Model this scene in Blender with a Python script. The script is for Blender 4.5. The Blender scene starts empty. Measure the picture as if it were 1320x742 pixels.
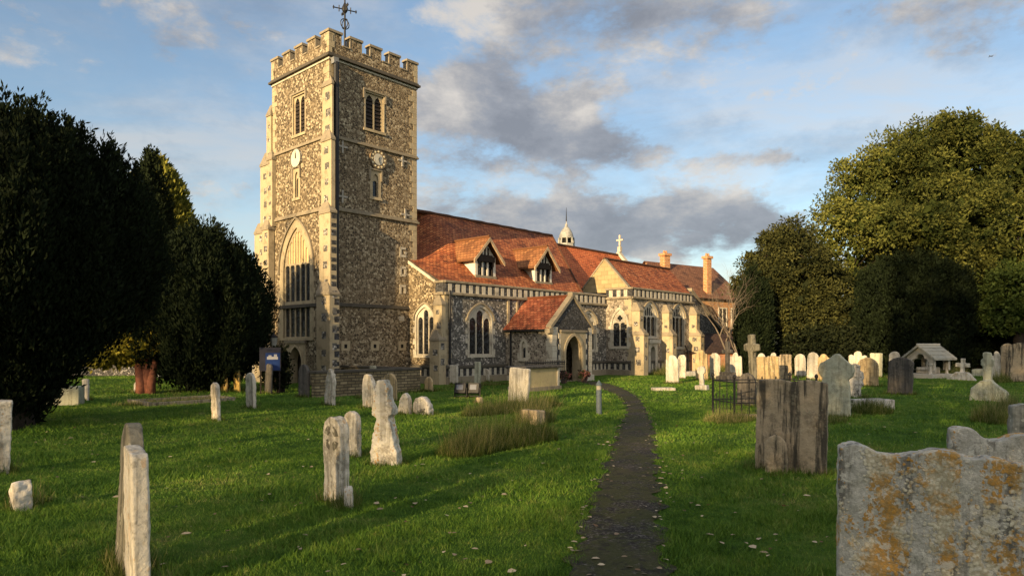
import bpy, bmesh, math, random
import numpy as np
from mathutils import Vector, Matrix
from mathutils.geometry import tessellate_polygon
R = math.radians
random.seed(11); rng = np.random.default_rng(11)
scene = bpy.context.scene
COL = scene.collection

# ------------------------------------------------------------------ camera
CAMH = 2.1; FPX = 878.0; HOR = 443.0
cam_d = bpy.data.cameras.new('camera'); cam = bpy.data.objects.new('camera', cam_d); COL.objects.link(cam)
cam.location = (0, 0, CAMH); cam.rotation_euler = (R(90), 0, 0)
cam_d.sensor_width = 36.0; cam_d.lens = 36.0*FPX/1320.0
cam_d.shift_y = (HOR-371.0)/1320.0
cam_d.clip_start = 0.1; cam_d.clip_end = 3000
scene.camera = cam

# church axes: E runs along the nave, N points north
EA = math.atan2(.741, .6715)
EV = (math.cos(EA), math.sin(EA)); NV = (-EV[1], EV[0])
CH = (-9.041, 33.692)

# ------------------------------------------------------------------ sun + sky
SUN_EL = R(12.0); TRAV = EA + R(10.0)                    # the light travels towards TRAV
sun_d = bpy.data.lights.new('sun', 'SUN'); sun = bpy.data.objects.new('sun', sun_d); COL.objects.link(sun)
sun_d.energy = 5.0; sun_d.angle = R(0.6); sun_d.color = (1.0, .72, .38)
dv = Vector((math.cos(TRAV)*math.cos(SUN_EL), math.sin(TRAV)*math.cos(SUN_EL), -math.sin(SUN_EL)))
sun.rotation_euler = dv.to_track_quat('-Z', 'Y').to_euler()

w = bpy.data.worlds.new('World'); scene.world = w; w.use_nodes = True
nt = w.node_tree; nt.nodes.clear()
class NB:
    """tiny expression helper for shader nodes"""
    def __init__(s, nt): s.nt = nt
    def n(s, t, **k):
        x = s.nt.nodes.new(t)
        for a, b in k.items(): setattr(x, a, b)
        return x
    def put(s, sock, v):
        if isinstance(v, bpy.types.NodeSocket): s.nt.links.new(v, sock)
        elif v is not None: sock.default_value = v
    def m(s, op, a, b=None, c=None, clamp=False):
        x = s.n('ShaderNodeMath', operation=op, use_clamp=clamp)
        s.put(x.inputs[0], a)
        if b is not None: s.put(x.inputs[1], b)
        if c is not None: s.put(x.inputs[2], c)
        return x.outputs[0]
    def vm(s, op, a, b=None):
        x = s.n('ShaderNodeVectorMath', operation=op); s.put(x.inputs[0], a)
        if b is not None: s.put(x.inputs[1], b)
        return x.outputs[0]
    def noise(s, v, scale, detail=4, rough=.55, dist=0.0):
        x = s.n('ShaderNodeTexNoise'); s.put(x.inputs['Vector'], v)
        x.inputs['Scale'].default_value = scale; x.inputs['Detail'].default_value = detail
        x.inputs['Roughness'].default_value = rough; x.inputs['Distortion'].default_value = dist
        return x.outputs['Fac']
    def vor(s, v, scale, feature='F1', rand=1.0):
        x = s.n('ShaderNodeTexVoronoi', feature=feature); s.put(x.inputs['Vector'], v)
        x.inputs['Scale'].default_value = scale; x.inputs['Randomness'].default_value = rand
        return x
    def ramp(s, f, stops, interp='LINEAR'):
        x = s.n('ShaderNodeValToRGB'); s.put(x.inputs[0], f); cr = x.color_ramp; cr.interpolation = interp
        while len(cr.elements) < len(stops): cr.elements.new(.5)
        for e, (p, c) in zip(cr.elements, stops):
            e.position = p; e.color = (*c, 1) if len(c) == 3 else c
        return x.outputs[0]
    def mix(s, f, a, b, mode='MIX'):
        x = s.n('ShaderNodeMix', data_type='RGBA', blend_type=mode)
        s.put(x.inputs[0], f)
        for i, v in ((6, a), (7, b)):
            if isinstance(v, tuple) and len(v) == 3: v = (*v, 1)
            s.put(x.inputs[i], v)
        return x.outputs[2]
    def step(s, f, lo, hi):
        x = s.n('ShaderNodeMapRange', interpolation_type='SMOOTHSTEP'); s.put(x.inputs[0], f)
        x.inputs[1].default_value = lo; x.inputs[2].default_value = hi
        return x.outputs[0]
    def sep(s, v):
        x = s.n('ShaderNodeSeparateXYZ'); s.put(x.inputs[0], v); return x.outputs
    def comb(s, a, b, c):
        x = s.n('ShaderNodeCombineXYZ')
        for i, v in enumerate((a, b, c)): s.put(x.inputs[i], v)
        return x.outputs[0]

b = NB(nt)
tc = b.n('ShaderNodeTexCoord').outputs['Generated']
sky = b.n('ShaderNodeTexSky', sky_type='NISHITA'); sky.sun_disc = False
sky.sun_elevation = SUN_EL
sky.sun_rotation = math.atan2(-dv.x, -dv.y)              # compass bearing of the sun, clockwise from +Y
sky.air_density = 1.0; sky.dust_density = 1.2; sky.ozone_density = 1.5
bg = b.n('ShaderNodeBackground'); nt.links.new(sky.outputs[0], bg.inputs[0]); bg.inputs[1].default_value = .092
sx, sy, sz = b.sep(tc)
yy = b.m('MAXIMUM', sy, .05)
qx = b.m('DIVIDE', sx, yy); qz = b.m('DIVIDE', sz, yy)
nv = b.comb(sx, sy, b.m('MULTIPLY', sz, 1.9))
up = b.vm('ADD', nv, (-.05, 0, .11))
def dens(v): return b.noise(v, 5.2, 12, .64, .1)
n0 = dens(nv); n1 = dens(up)
big = b.noise(b.vm('ADD', nv, (3.1, 0, 0)), 1.6, 3, .5)
msk = None
CL = [(765, 185, 190, 42, .24), (610, 125, 100, 45, .24), (690, 165, 120, 34, .06), (700, 292, 210, 42, .25), (860, 300, 140, 50, .20), (600, 235, 90, 30, .08),
      (1000, 40, 200, 55, .19), (830, 10, 180, 40, .16), (1250, 40, 150, 60, .12), (210, 60, 170, 55, .13), (270, 245, 120, 40, .13),
      (1030, 205, 130, 16, .14), (950, 170, 200, 60, -.12), (470, 20, 120, 60, -.06), (1000, 290, 70, 30, .12), (1180, 130, 150, 50, -.12)]
for (px, py, rx, rz, a) in CL:
    dx = b.m('MULTIPLY', b.m('SUBTRACT', qx, (px-660)/FPX), FPX/rx)
    dz = b.m('MULTIPLY', b.m('SUBTRACT', qz, (HOR-py)/FPX), FPX/rz)
    r2 = b.m('ADD', b.m('MULTIPLY', dx, dx), b.m('MULTIPLY', dz, dz))
    g = b.m('MULTIPLY', b.m('POWER', 2.718, b.m('MULTIPLY', r2, -1.0)), a)
    msk = g if msk is None else b.m('ADD', msk, g)
d = b.m('ADD', n0, b.m('MULTIPLY', msk, .85))
fac = b.m('MULTIPLY', b.step(d, .49, .68), .93)
veil = b.m('MULTIPLY', b.m('ADD', .06, b.step(b.noise(b.comb(sx, sy, b.m('MULTIPLY', sz, 4.0)), 2.6, 8, .62, .4), .32, .72)), .58)
fac = b.m('MAXIMUM', fac, b.m('ADD', veil, 0.0))
back = b.step(b.m('ADD', b.m('MULTIPLY', sy, -1.0), b.m('MULTIPLY', b.m('SUBTRACT', n0, .5), .8)), .0, .55)  # brighter cloud cover added behind the camera as fill light
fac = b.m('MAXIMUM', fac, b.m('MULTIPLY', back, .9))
shade = b.m('ADD', b.m('MULTIPLY', b.m('SUBTRACT', n0, n1), 3.2), b.m('MULTIPLY', b.m('SUBTRACT', .78, d), 2.2))
ccol = b.ramp(b.m('ADD', shade, .23, clamp=True), [(0.0, (.20, .21, .24)), (.35, (.26, .27, .30)), (.6, (.36, .35, .35)), (1.15 if False else 1.0, (.56, .52, .475))])
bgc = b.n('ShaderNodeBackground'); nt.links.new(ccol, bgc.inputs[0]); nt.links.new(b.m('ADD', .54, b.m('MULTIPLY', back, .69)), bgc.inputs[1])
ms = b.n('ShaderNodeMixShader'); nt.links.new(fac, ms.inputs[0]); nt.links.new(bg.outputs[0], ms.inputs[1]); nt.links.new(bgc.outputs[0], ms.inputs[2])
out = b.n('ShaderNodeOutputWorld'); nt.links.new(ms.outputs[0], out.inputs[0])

scene.view_settings.view_transform = 'Standard'; scene.view_settings.look = 'None'
scene.view_settings.exposure = 1.25; scene.view_settings.gamma = 1.0
scene.view_settings.use_curve_mapping = False
scene.render.engine = 'CYCLES'
scene.cycles.max_bounces = 6; scene.cycles.transparent_max_bounces = 8

# ------------------------------------------------------------------ helpers
def gp(px, py, z=0.0):
    """the ground point seen at that place of the photograph"""
    t = (z-CAMH)/(-(py-HOR)/FPX)
    return ((px-660)/FPX*t, t)
def terr(x, y):
    x = np.asarray(x, float); y = np.asarray(y, float)
    return .03*np.sin(x*.55+1.3*np.sin(y*.21))*np.cos(y*.47+.8) + .018*np.sin(x*1.7+y*.9)*np.sin(y*1.3-x*.4) - .0
def tz(x, y): return float(terr(x, y))

def tag(o, label=None, cat=None, group=None, kind=None):
    if label: o['label'] = label
    if cat: o['category'] = cat
    if group: o['group'] = group
    if kind: o['kind'] = kind
    return o
def empty(name, loc=(0, 0, 0), rz=0, label=None, cat=None, group=None):
    o = bpy.data.objects.new(name, None); COL.objects.link(o); o.location = loc; o.rotation_euler = (0, 0, rz)
    o.empty_display_size = .3
    return tag(o, label, cat, group)

class MB:
    def __init__(s): s.v = []; s.f = []; s.mi = []; s.uv = []; s.hasuv = False
    def face(s, pts, mi=0, uv=None):
        i = len(s.v); s.v += [tuple(p) for p in pts]; s.f.append(tuple(range(i, i+len(pts)))); s.mi.append(mi)
        s.uv.append(uv)
        if uv: s.hasuv = True
    def box(s, x0, y0, z0, x1, y1, z1, mi=0, M=None):
        P = [(x0, y0, z0), (x1, y0, z0), (x1, y1, z0), (x0, y1, z0), (x0, y0, z1), (x1, y0, z1), (x1, y1, z1), (x0, y1, z1)]
        if M is not None: P = [tuple(M @ Vector(p)) for p in P]
        i = len(s.v); s.v += P
        for q in ((3, 2, 1, 0), (4, 5, 6, 7), (0, 1, 5, 4), (1, 2, 6, 5), (2, 3, 7, 6), (3, 0, 4, 7)):
            s.f.append(tuple(i+k for k in q)); s.mi.append(mi); s.uv.append(None)
    def fbox(s, fr, a0, b0, a1, b1, d0, d1, mi=0):
        """box in a wall frame"""
        P = [fr(a, bb, dd) for dd in (d0, d1) for (a, bb) in ((a0, b0), (a1, b0), (a1, b1), (a0, b1))]
        i = len(s.v); s.v += P
        for q in ((3, 2, 1, 0), (4, 5, 6, 7), (0, 1, 5, 4), (1, 2, 6, 5), (2, 3, 7, 6), (3, 0, 4, 7)):
            s.f.append(tuple(i+k for k in q)); s.mi.append(mi); s.uv.append(None)
    def plate(s, fr, outer, holes=(), d0=None, d1=0.0, mi=0, mis=None, sides=True):
        """flat polygon with holes at depth d1, walls back to d0"""
        loops = [list(outer)]+[list(h) for h in holes]
        tri = tessellate_polygon([[Vector((p[0], p[1], 0)) for p in l] for l in loops])
        flat = [p for l in loops for p in l]
        i = len(s.v); s.v += [fr(p[0], p[1], d1) for p in flat]
        for t in tri: s.f.append(tuple(i+k for k in t)); s.mi.append(mi); s.uv.append(None)
        if d0 is not None:
            k = 0
            for li, l in enumerate(loops):
                if li > 0 or sides:
                    for j in range(len(l)):
                        p, q = l[j], l[(j+1) % len(l)]
                        s.face([fr(p[0], p[1], d1), fr(q[0], q[1], d1), fr(q[0], q[1], d0), fr(p[0], p[1], d0)], mi if mis is None else mis)
    def prism(s, fr, outer, d0, d1, mi=0):
        s.plate(fr, outer, (), d0, d1, mi)
        tri = tessellate_polygon([[Vector((p[0], p[1], 0)) for p in outer]])
        i = len(s.v); s.v += [fr(p[0], p[1], d0) for p in outer]
        for t in tri: s.f.append(tuple(i+k for k in t)); s.mi.append(mi); s.uv.append(None)
    def ring(s, fr, A, B, d0, d1, mi=0, closed=False):
        """band between two outlines with the same number of points"""
        n = len(A)
        for j in range(n if closed else n-1):
            k = (j+1) % n
            s.face([fr(*A[j], d1), fr(*A[k], d1), fr(*B[k], d1), fr(*B[j], d1)], mi)
            s.face([fr(*B[j], d0), fr(*B[k], d0), fr(*B[k], d1), fr(*B[j], d1)], mi)
            s.face([fr(*A[j], d0), fr(*A[k], d0), fr(*A[k], d1), fr(*A[j], d1)], mi)
        if not closed:
            for j in (0, n-1): s.face([fr(*A[j], d0), fr(*B[j], d0), fr(*B[j], d1), fr(*A[j], d1)], mi)
    def tube(s, pts, rad, n=8, mi=0, cap=True):
        pts = [Vector(p) for p in pts]
        if not isinstance(rad, (list, tuple)): rad = [rad]*len(pts)
        i = len(s.v)
        for k, p in enumerate(pts):
            t = (pts[min(k+1, len(pts)-1)]-pts[max(k-1, 0)]).normalized()
            a = t.orthogonal().normalized() if abs(t.z) < .95 else (Vector((1, 0, 0))-t*t.x).normalized()
            if abs(t.z) < .95: a = t.cross(Vector((0, 0, 1))).normalized()
            c = t.cross(a)
            for j in range(n):
                th = 2*math.pi*j/n
                s.v.append(tuple(p+(a*math.cos(th)+c*math.sin(th))*rad[k]))
        for k in range(len(pts)-1):
            for j in range(n):
                s.f.append((i+k*n+j, i+k*n+(j+1) % n, i+(k+1)*n+(j+1) % n, i+(k+1)*n+j)); s.mi.append(mi); s.uv.append(None)
        if cap:
            s.f.append(tuple(i+j for j in reversed(range(n)))); s.mi.append(mi); s.uv.append(None)
            e = i+(len(pts)-1)*n; s.f.append(tuple(e+j for j in range(n))); s.mi.append(mi); s.uv.append(None)
    def lathe(s, c, prof, n=16, mi=0):
        i = len(s.v)
        for (r, z) in prof:
            for j in range(n):
                th = 2*math.pi*j/n; s.v.append((c[0]+r*math.cos(th), c[1]+r*math.sin(th), c[2]+z))
        for k in range(len(prof)-1):
            for j in range(n):
                s.f.append((i+k*n+j, i+k*n+(j+1) % n, i+(k+1)*n+(j+1) % n, i+(k+1)*n+j)); s.mi.append(mi); s.uv.append(None)
        s.f.append(tuple(i+j for j in reversed(range(n)))); s.mi.append(mi); s.uv.append(None)
        e = i+(len(prof)-1)*n; s.f.append(tuple(e+j for j in range(n))); s.mi.append(mi); s.uv.append(None)
    def build(s, name, mats, parent=None, smooth=False, recalc=True, loc=None, bevel=0):
        me = bpy.data.meshes.new(name); me.from_pydata(s.v, [], s.f)
        if not isinstance(mats, (list, tuple)): mats = [mats]
        for m in mats: me.materials.append(m)
        me.polygons.foreach_set('material_index', s.mi)
        if s.hasuv:
            l = me.uv_layers.new(name='UVMap'); k = 0
            for f, uv in zip(s.f, s.uv):
                for j in range(len(f)):
                    if uv: l.data[k].uv = uv[j]
                    k += 1
        if recalc or smooth:
            bm = bmesh.new(); bm.from_mesh(me)
            bmesh.ops.remove_doubles(bm, verts=bm.verts, dist=.0004)
            bmesh.ops.recalc_face_normals(bm, faces=bm.faces)
            bm.to_mesh(me); bm.free()
        if smooth: me.polygons.foreach_set('use_smooth', [True]*len(me.polygons))
        me.update()
        o = bpy.data.objects.new(name, me); COL.objects.link(o)
        if parent: o.parent = parent
        if loc: o.location = loc
        if bevel:
            bv = o.modifiers.new('bevel', 'BEVEL'); bv.width = bevel; bv.segments = 2; bv.limit_method = 'ANGLE'
        return o

# ------------------------------------------------------------------ materials
def mat(name):
    m = bpy.data.materials.new(name); m.use_nodes = True; t = m.node_tree; t.nodes.clear()
    nb = NB(t); o = nb.n('ShaderNodeOutputMaterial'); p = nb.n('ShaderNodeBsdfPrincipled')
    t.links.new(p.outputs[0], o.inputs[0]); p.inputs['Specular IOR Level'].default_value = .25
    return m, nb, p
def bump(nb, p, h, strength=.5, dist=.02):
    x = nb.n('ShaderNodeBump'); x.inputs['Strength'].default_value = strength; x.inputs['Distance'].default_value = dist
    nb.put(x.inputs['Height'], h); nb.nt.links.new(x.outputs[0], p.inputs['Normal'])
def ocoord(nb): return nb.n('ShaderNodeTexCoord').outputs['Object']
def simple(name, col, rough=.7, var=.25, scale=6, metal=0, bmp=.15):
    m, nb, p = mat(name); v = ocoord(nb); n = nb.noise(v, scale, 5, .6)
    a = tuple(c*(1-var) for c in col); c2 = tuple(min(1, c*(1+var)) for c in col)
    nb.put(p.inputs['Base Color'], nb.ramp(n, [(.3, a), (.7, c2)])); p.inputs['Roughness'].default_value = rough
    p.inputs['Metallic'].default_value = metal
    if bmp: bump(nb, p, nb.noise(v, scale*5, 4), bmp, .01)
    return m
def flint(name, dark, mid, light, mortar, scale=6.5, tint=(1, 1, 1), darkp=.45, lightp=.8):
    m, nb, p = mat(name); v = ocoord(nb)
    vd = nb.vm('ADD', v, nb.vm('MULTIPLY', nb.vm('SUBTRACT', nb.n('ShaderNodeTexNoise').outputs['Color'], (.5, .5, .5)), (.0, .0, .0)))
    wob = nb.n('ShaderNodeTexNoise'); nb.put(wob.inputs['Vector'], v); wob.inputs['Scale'].default_value = 7
    vd = nb.vm('ADD', v, nb.vm('MULTIPLY', nb.vm('SUBTRACT', wob.outputs['Color'], (.5, .5, .5)), (.045, .045, .045)))
    a = nb.vor(vd, scale); e = nb.vor(vd, scale, 'DISTANCE_TO_EDGE')
    rr = nb.sep(a.outputs['Color'])[0]
    col = nb.ramp(rr, [(0, dark), (darkp*.55, tuple(c*1.3 for c in dark)), (darkp+.05, mid), (lightp+.06, light), (1, tuple(min(1, c*1.2) for c in light))])
    fine = nb.noise(v, 26, 3, .6)
    col = nb.mix(nb.m('MULTIPLY', nb.step(fine, .35, .7), .35), col, (mid[0]*1.3, mid[1]*1.25, mid[2]*1.15))
    edge = nb.step(e.outputs['Distance'], .02, .15)
    col = nb.mix(edge, mortar, col)
    big = nb.noise(v, .55, 4, .6)
    col = nb.mix(nb.m('MULTIPLY', nb.step(big, .4, .75), .45), col, (mortar[0]*.75, mortar[1]*.72, mortar[2]*.68))
    nb.put(p.inputs['Base Color'], col); p.inputs['Roughness'].default_value = .75
    bump(nb, p, nb.m('ADD', nb.m('MULTIPLY', edge, .6), nb.m('MULTIPLY', fine, .4)), .8, .05)
    return m
M_FT = flint('tower flint', (.020, .016, .012), (.115, .085, .052), (.42, .36, .25), (.225, .175, .108), 9.2, darkp=.52)
M_FA = flint('aisle flint', (.028, .028, .03), (.14, .13, .115), (.52, .48, .42), (.15, .14, .12), 9.5, darkp=.55)
M_FD = flint('knapped flint', (.012, .013, .016), (.04, .042, .048), (.15, .15, .155), (.06, .057, .053), 10, darkp=.55, lightp=.9)
M_FP = flint('porch flint', (.035, .03, .026), (.18, .15, .12), (.45, .40, .32), (.32, .275, .21), 7.5)
def stone(name, col, dirt=(.16, .13, .09), amt=.55, courses=0):
    m, nb, p = mat(name); v = ocoord(nb)
    n = nb.noise(v, 2.2, 7, .68); n2 = nb.noise(v, 18, 4, .6)
    c = nb.mix(nb.m('MULTIPLY', nb.step(n, .48, .72), amt), col, dirt)
    c = nb.mix(nb.m('MULTIPLY', nb.step(n2, .4, .75), .35), c, tuple(min(1, k*1.25) for k in col))
    x, y, z = nb.sep(v)
    # weather streaks running down
    st = nb.noise(nb.comb(nb.m('MULTIPLY', x, 5.0), nb.m('MULTIPLY', y, 5.0), nb.m('MULTIPLY', z, .5)), 1.0, 5, .6)
    c = nb.mix(nb.m('MULTIPLY', nb.step(st, .55, .75), amt*.7), c, dirt)
    h = n2
    if courses:
        br = nb.n('ShaderNodeTexBrick'); nb.put(br.inputs['Vector'], nb.comb(y, z, 0)); br.inputs['Scale'].default_value = 1
        br.inputs['Brick Width'].default_value = courses*1.9; br.inputs['Row Height'].default_value = courses; br.inputs['Mortar Size'].default_value = .012
        br.inputs['Color1'].default_value = (.75, .75, .75, 1); br.inputs['Color2'].default_value = (1.1, 1.1, 1.1, 1); br.inputs['Mortar'].default_value = (.55, .55, .55, 1)
        c = nb.mix(1.0, c, br.outputs['Color'], 'MULTIPLY')
    nb.put(p.inputs['Base Color'], c); p.inputs['Roughness'].default_value = .85
    bump(nb, p, h, .35, .02)
    return m
M_ST = stone('limestone', (.34, .28, .18), (.14, .11, .065), .8)
M_STW = stone('pale limestone', (.43, .39, .31), (.13, .11, .08), .75)
M_ASH = stone('gable ashlar', (.31, .245, .13), (.18, .135, .065), .5, courses=.3)
M_COP = stone('lichened coping', (.22, .185, .13), (.07, .06, .045), .75)
M_DK = stone('dark string stone', (.075, .066, .052), (.03, .027, .022), .7)
M_GLASS, nb, p = mat('leaded glass')
v = ocoord(nb); x, y, z = nb.sep(v); h_ = nb.m('ADD', x, y)
br = nb.n('ShaderNodeTexBrick'); nb.put(br.inputs['Vector'], nb.comb(nb.m('ADD', h_, z), nb.m('SUBTRACT', h_, z), 0)); br.inputs['Scale'].default_value = 1; br.offset = 0
br.inputs['Brick Width'].default_value = .17; br.inputs['Row Height'].default_value = .17; br.inputs['Mortar Size'].default_value = .012
br.inputs['Color1'].default_value = (0, 0, 0, 1); br.inputs['Color2'].default_value = (1, 1, 1, 1); br.inputs['Mortar'].default_value = (0, 0, 0, 1)
q_ = nb.sep(br.outputs['Color'])[0]
nb.put(p.inputs['Base Color'], nb.ramp(q_, [(0, (.006, .007, .008)), (.7, (.02, .022, .025)), (1, (.05, .055, .06))]))
p.inputs['Roughness'].default_value = .18; p.inputs['Specular IOR Level'].default_value = .45
bump(nb, p, nb.m('ADD', nb.noise(v, 7, 3), q_), .35, .02)
M_OAK = simple('dark oak', (.02, .014, .01), .7, .4, 4)
M_IRON = simple('black iron', (.012, .012, .013), .5, .3, 12)
M_LEAD = simple('lead', (.16, .165, .17), .55, .25, 5)
M_PLAS = simple('limewash plaster', (.50, .47, .40), .9, .1, 4)
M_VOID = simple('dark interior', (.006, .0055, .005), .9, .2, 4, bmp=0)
def tiles(name, c1, c2, c3, rowh=.20, bw=.26):
    m, nb, p = mat(name); uv = nb.n('ShaderNodeTexCoord').outputs['UV']
    wob = nb.n('ShaderNodeTexNoise'); nb.put(wob.inputs['Vector'], uv); wob.inputs['Scale'].default_value = 1.3
    uvw = nb.vm('ADD', uv, nb.vm('MULTIPLY', nb.vm('SUBTRACT', wob.outputs['Color'], (.5, .5, .5)), (.1, .12, 0)))
    br = nb.n('ShaderNodeTexBrick'); nb.put(br.inputs['Vector'], uvw); br.inputs['Scale'].default_value = 1
    br.inputs['Brick Width'].default_value = bw; br.inputs['Row Height'].default_value = rowh; br.inputs['Mortar Size'].default_value = .018
    br.inputs['Color1'].default_value = (0, 0, 0, 1); br.inputs['Color2'].default_value = (1, 1, 1, 1); br.inputs['Mortar'].default_value = (.5, .5, .5, 1)
    br.inputs['Bias'].default_value = 0
    t = nb.m('ADD', nb.m('MULTIPLY', nb.sep(br.outputs['Color'])[0], .30), nb.m('MULTIPLY', nb.noise(uv, 4.5, 8, .75), .75))
    c = nb.ramp(t, [(.2, c1), (.5, c2), (.82, c3)])
    c = nb.mix(nb.m('MULTIPLY', nb.step(nb.noise(uv, .9, 8, .72), .47, .66), .7), c, tuple(k*.38 for k in c1))
    c = nb.mix(nb.m('MULTIPLY', br.outputs['Fac'], .75), c, tuple(k*.35 for k in c1))
    nb.put(p.inputs['Base Color'], c); p.inputs['Roughness'].default_value = .8
    row = nb.m('FRACT', nb.m('DIVIDE', nb.sep(uvw)[1], rowh))
    bump(nb, p, nb.m('ADD', nb.m('MULTIPLY', row, -.9), nb.m('ADD', nb.m('MULTIPLY', t, .8), nb.m('MULTIPLY', br.outputs['Fac'], -.6))), .9, .05)
    return m
M_TILE = tiles('nave tiles', (.085, .025, .013), (.30, .085, .028), (.50, .20, .075))
M_TILE2 = tiles('chancel tiles', (.36, .085, .026), (.50, .13, .04), (.60, .20, .07))
M_TILE3 = tiles('brown tiles', (.10, .045, .025), (.18, .08, .042), (.30, .15, .08))
M_TILED = tiles('dormer tiles', (.16, .07, .03), (.28, .115, .045), (.40, .19, .075))
def bricks(name, c1, c2, mort, bw=.23, rh=.075, nat=False):
    m, nb, p = mat(name); v = ocoord(nb); x, y, z = nb.sep(v)
    br = nb.n('ShaderNodeTexBrick'); nb.put(br.inputs['Vector'], nb.comb(nb.m('ADD', x, y), z, 0)); br.inputs['Scale'].default_value = 1
    br.inputs['Brick Width'].default_value = bw; br.inputs['Row Height'].default_value = rh; br.inputs['Mortar Size'].default_value = rh*.14
    br.inputs['Color1'].default_value = (*c1, 1); br.inputs['Color2'].default_value = (*c2, 1); br.inputs['Mortar'].default_value = (*mort, 1)
    n = nb.noise(v, 3, 5, .65)
    c = nb.mix(nb.m('MULTIPLY', nb.step(n, .45, .75), .6), br.outputs['Color'], tuple(k*.4 for k in c1))
    nb.put(p.inputs['Base Color'], c); p.inputs['Roughness'].default_value = .85
    bump(nb, p, nb.m('SUBTRACT', 1.0, br.outputs['Fac']), .6, .015)
    return m
M_BRK = bricks('red brick', (.24, .075, .035), (.34, .13, .06), (.25, .2, .15))
M_BRKO = bricks('orange brick', (.36, .14, .05), (.48, .22, .08), (.4, .3, .2), .4, .14)
M_RUB = bricks('rubble stone', (.13, .10, .055), (.30, .24, .14), (.05, .042, .03), .36, .12)

def grave(name, base, dark, lich=(.62, .58, .46), orange=0.0, streak=.5, patch=.5, spots=.4):
    """weathered stone: vertical streaks, dark algae patches, lichen spots"""
    m, nb, p = mat(name)
    tcn = nb.n('ShaderNodeTexCoord'); g = nb.n('ShaderNodeNewGeometry').outputs['Position']
    v = g; x, y, z = nb.sep(v)
    st = nb.noise(nb.comb(nb.m('MULTIPLY', x, 8.0), nb.m('MULTIPLY', y, 8.0), nb.m('MULTIPLY', z, .55)), 1.0, 6, .62)
    n = nb.noise(v, 3.4, 8, .68); f = nb.noise(v, 28, 5, .65)
    c = nb.ramp(nb.m('ADD', nb.m('MULTIPLY', f, .6), nb.m('MULTIPLY', n, .4)), [(.3, tuple(k*.72 for k in base)), (.7, tuple(min(1, k*1.15) for k in base))])
    c = nb.mix(nb.m('MULTIPLY', nb.step(st, .46, .60), streak), c, dark)
    c = nb.mix(nb.m('MULTIPLY', nb.step(nb.m('ADD', nb.m('MULTIPLY', n, .7), nb.m('MULTIPLY', f, .3)), .50, .60), patch), c, dark)
    if spots:
        vo = nb.vor(nb.vm('ADD', v, nb.vm('MULTIPLY', nb.n('ShaderNodeTexNoise').outputs['Color'], (.0, .0, .0))), 14)
        cl = nb.noise(nb.vm('ADD', v, (7, 3, 1)), 2.6, 5, .6)
        rad = nb.m('MULTIPLY', nb.step(cl, .44, .66), .5)
        s = nb.step(nb.m('SUBTRACT', nb.m('ADD', rad, nb.m('MULTIPLY', f, .16)), nb.m('ADD', vo.outputs['Distance'], .08)), 0, .1)
        c = nb.mix(nb.m('MULTIPLY', s, spots), c, lich)
    if orange:
        vo = nb.vor(nb.vm('ADD', v, (2.2, 0, 5)), 22)
        cl = nb.noise(nb.comb(nb.m('MULTIPLY', x, 6.5), nb.m('MULTIPLY', y, 6.5), nb.m('MULTIPLY', z, 1.1)), 1.0, 6, .65)
        rad = nb.m('MULTIPLY', nb.step(cl, .46, .60), .62)
        s = nb.step(nb.m('SUBTRACT', nb.m('ADD', rad, nb.m('MULTIPLY', f, .2)), nb.m('ADD', vo.outputs['Distance'], .10)), 0, .12)
        oc = nb.mix(nb.step(nb.noise(v, 7, 4), .40, .62), (.58, .52, .36), (.44, .21, .035))
        c = nb.mix(nb.m('MULTIPLY', s, orange), c, oc)
    nb.put(p.inputs['Base Color'], c); p.inputs['Roughness'].default_value = .92
    bump(nb, p, nb.m('ADD', f, nb.m('MULTIPLY', n, .8)), .6, .02)
    return m
G_W = grave('white weathered stone', (.62, .57, .47), (.13, .115, .085), orange=.4, streak=.6, patch=.6, spots=.6)
G_WW = grave('bleached stone', (.52, .48, .40), (.17, .15, .11), streak=.5, patch=.4, spots=.5)
G_BR = grave('brown streaked stone', (.42, .33, .21), (.035, .033, .026), (.50, .46, .31), streak=.9, patch=.5, spots=.15)
G_TAN = grave('tan stone', (.46, .34, .18), (.10, .08, .05), streak=.7, patch=.4, spots=.2)
G_GR = grave('grey green stone', (.42, .42, .31), (.14, .13, .09), (.5, .49, .4), streak=.5, patch=.5, spots=.3)
G_DK = grave('dark slate stone', (.10, .09, .078), (.03, .03, .03), (.25, .23, .19), streak=.7, patch=.5, spots=.2)
G_MO = grave('mottled stone', (.55, .51, .44), (.035, .033, .03), streak=.4, patch=.95, spots=.9)
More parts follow.
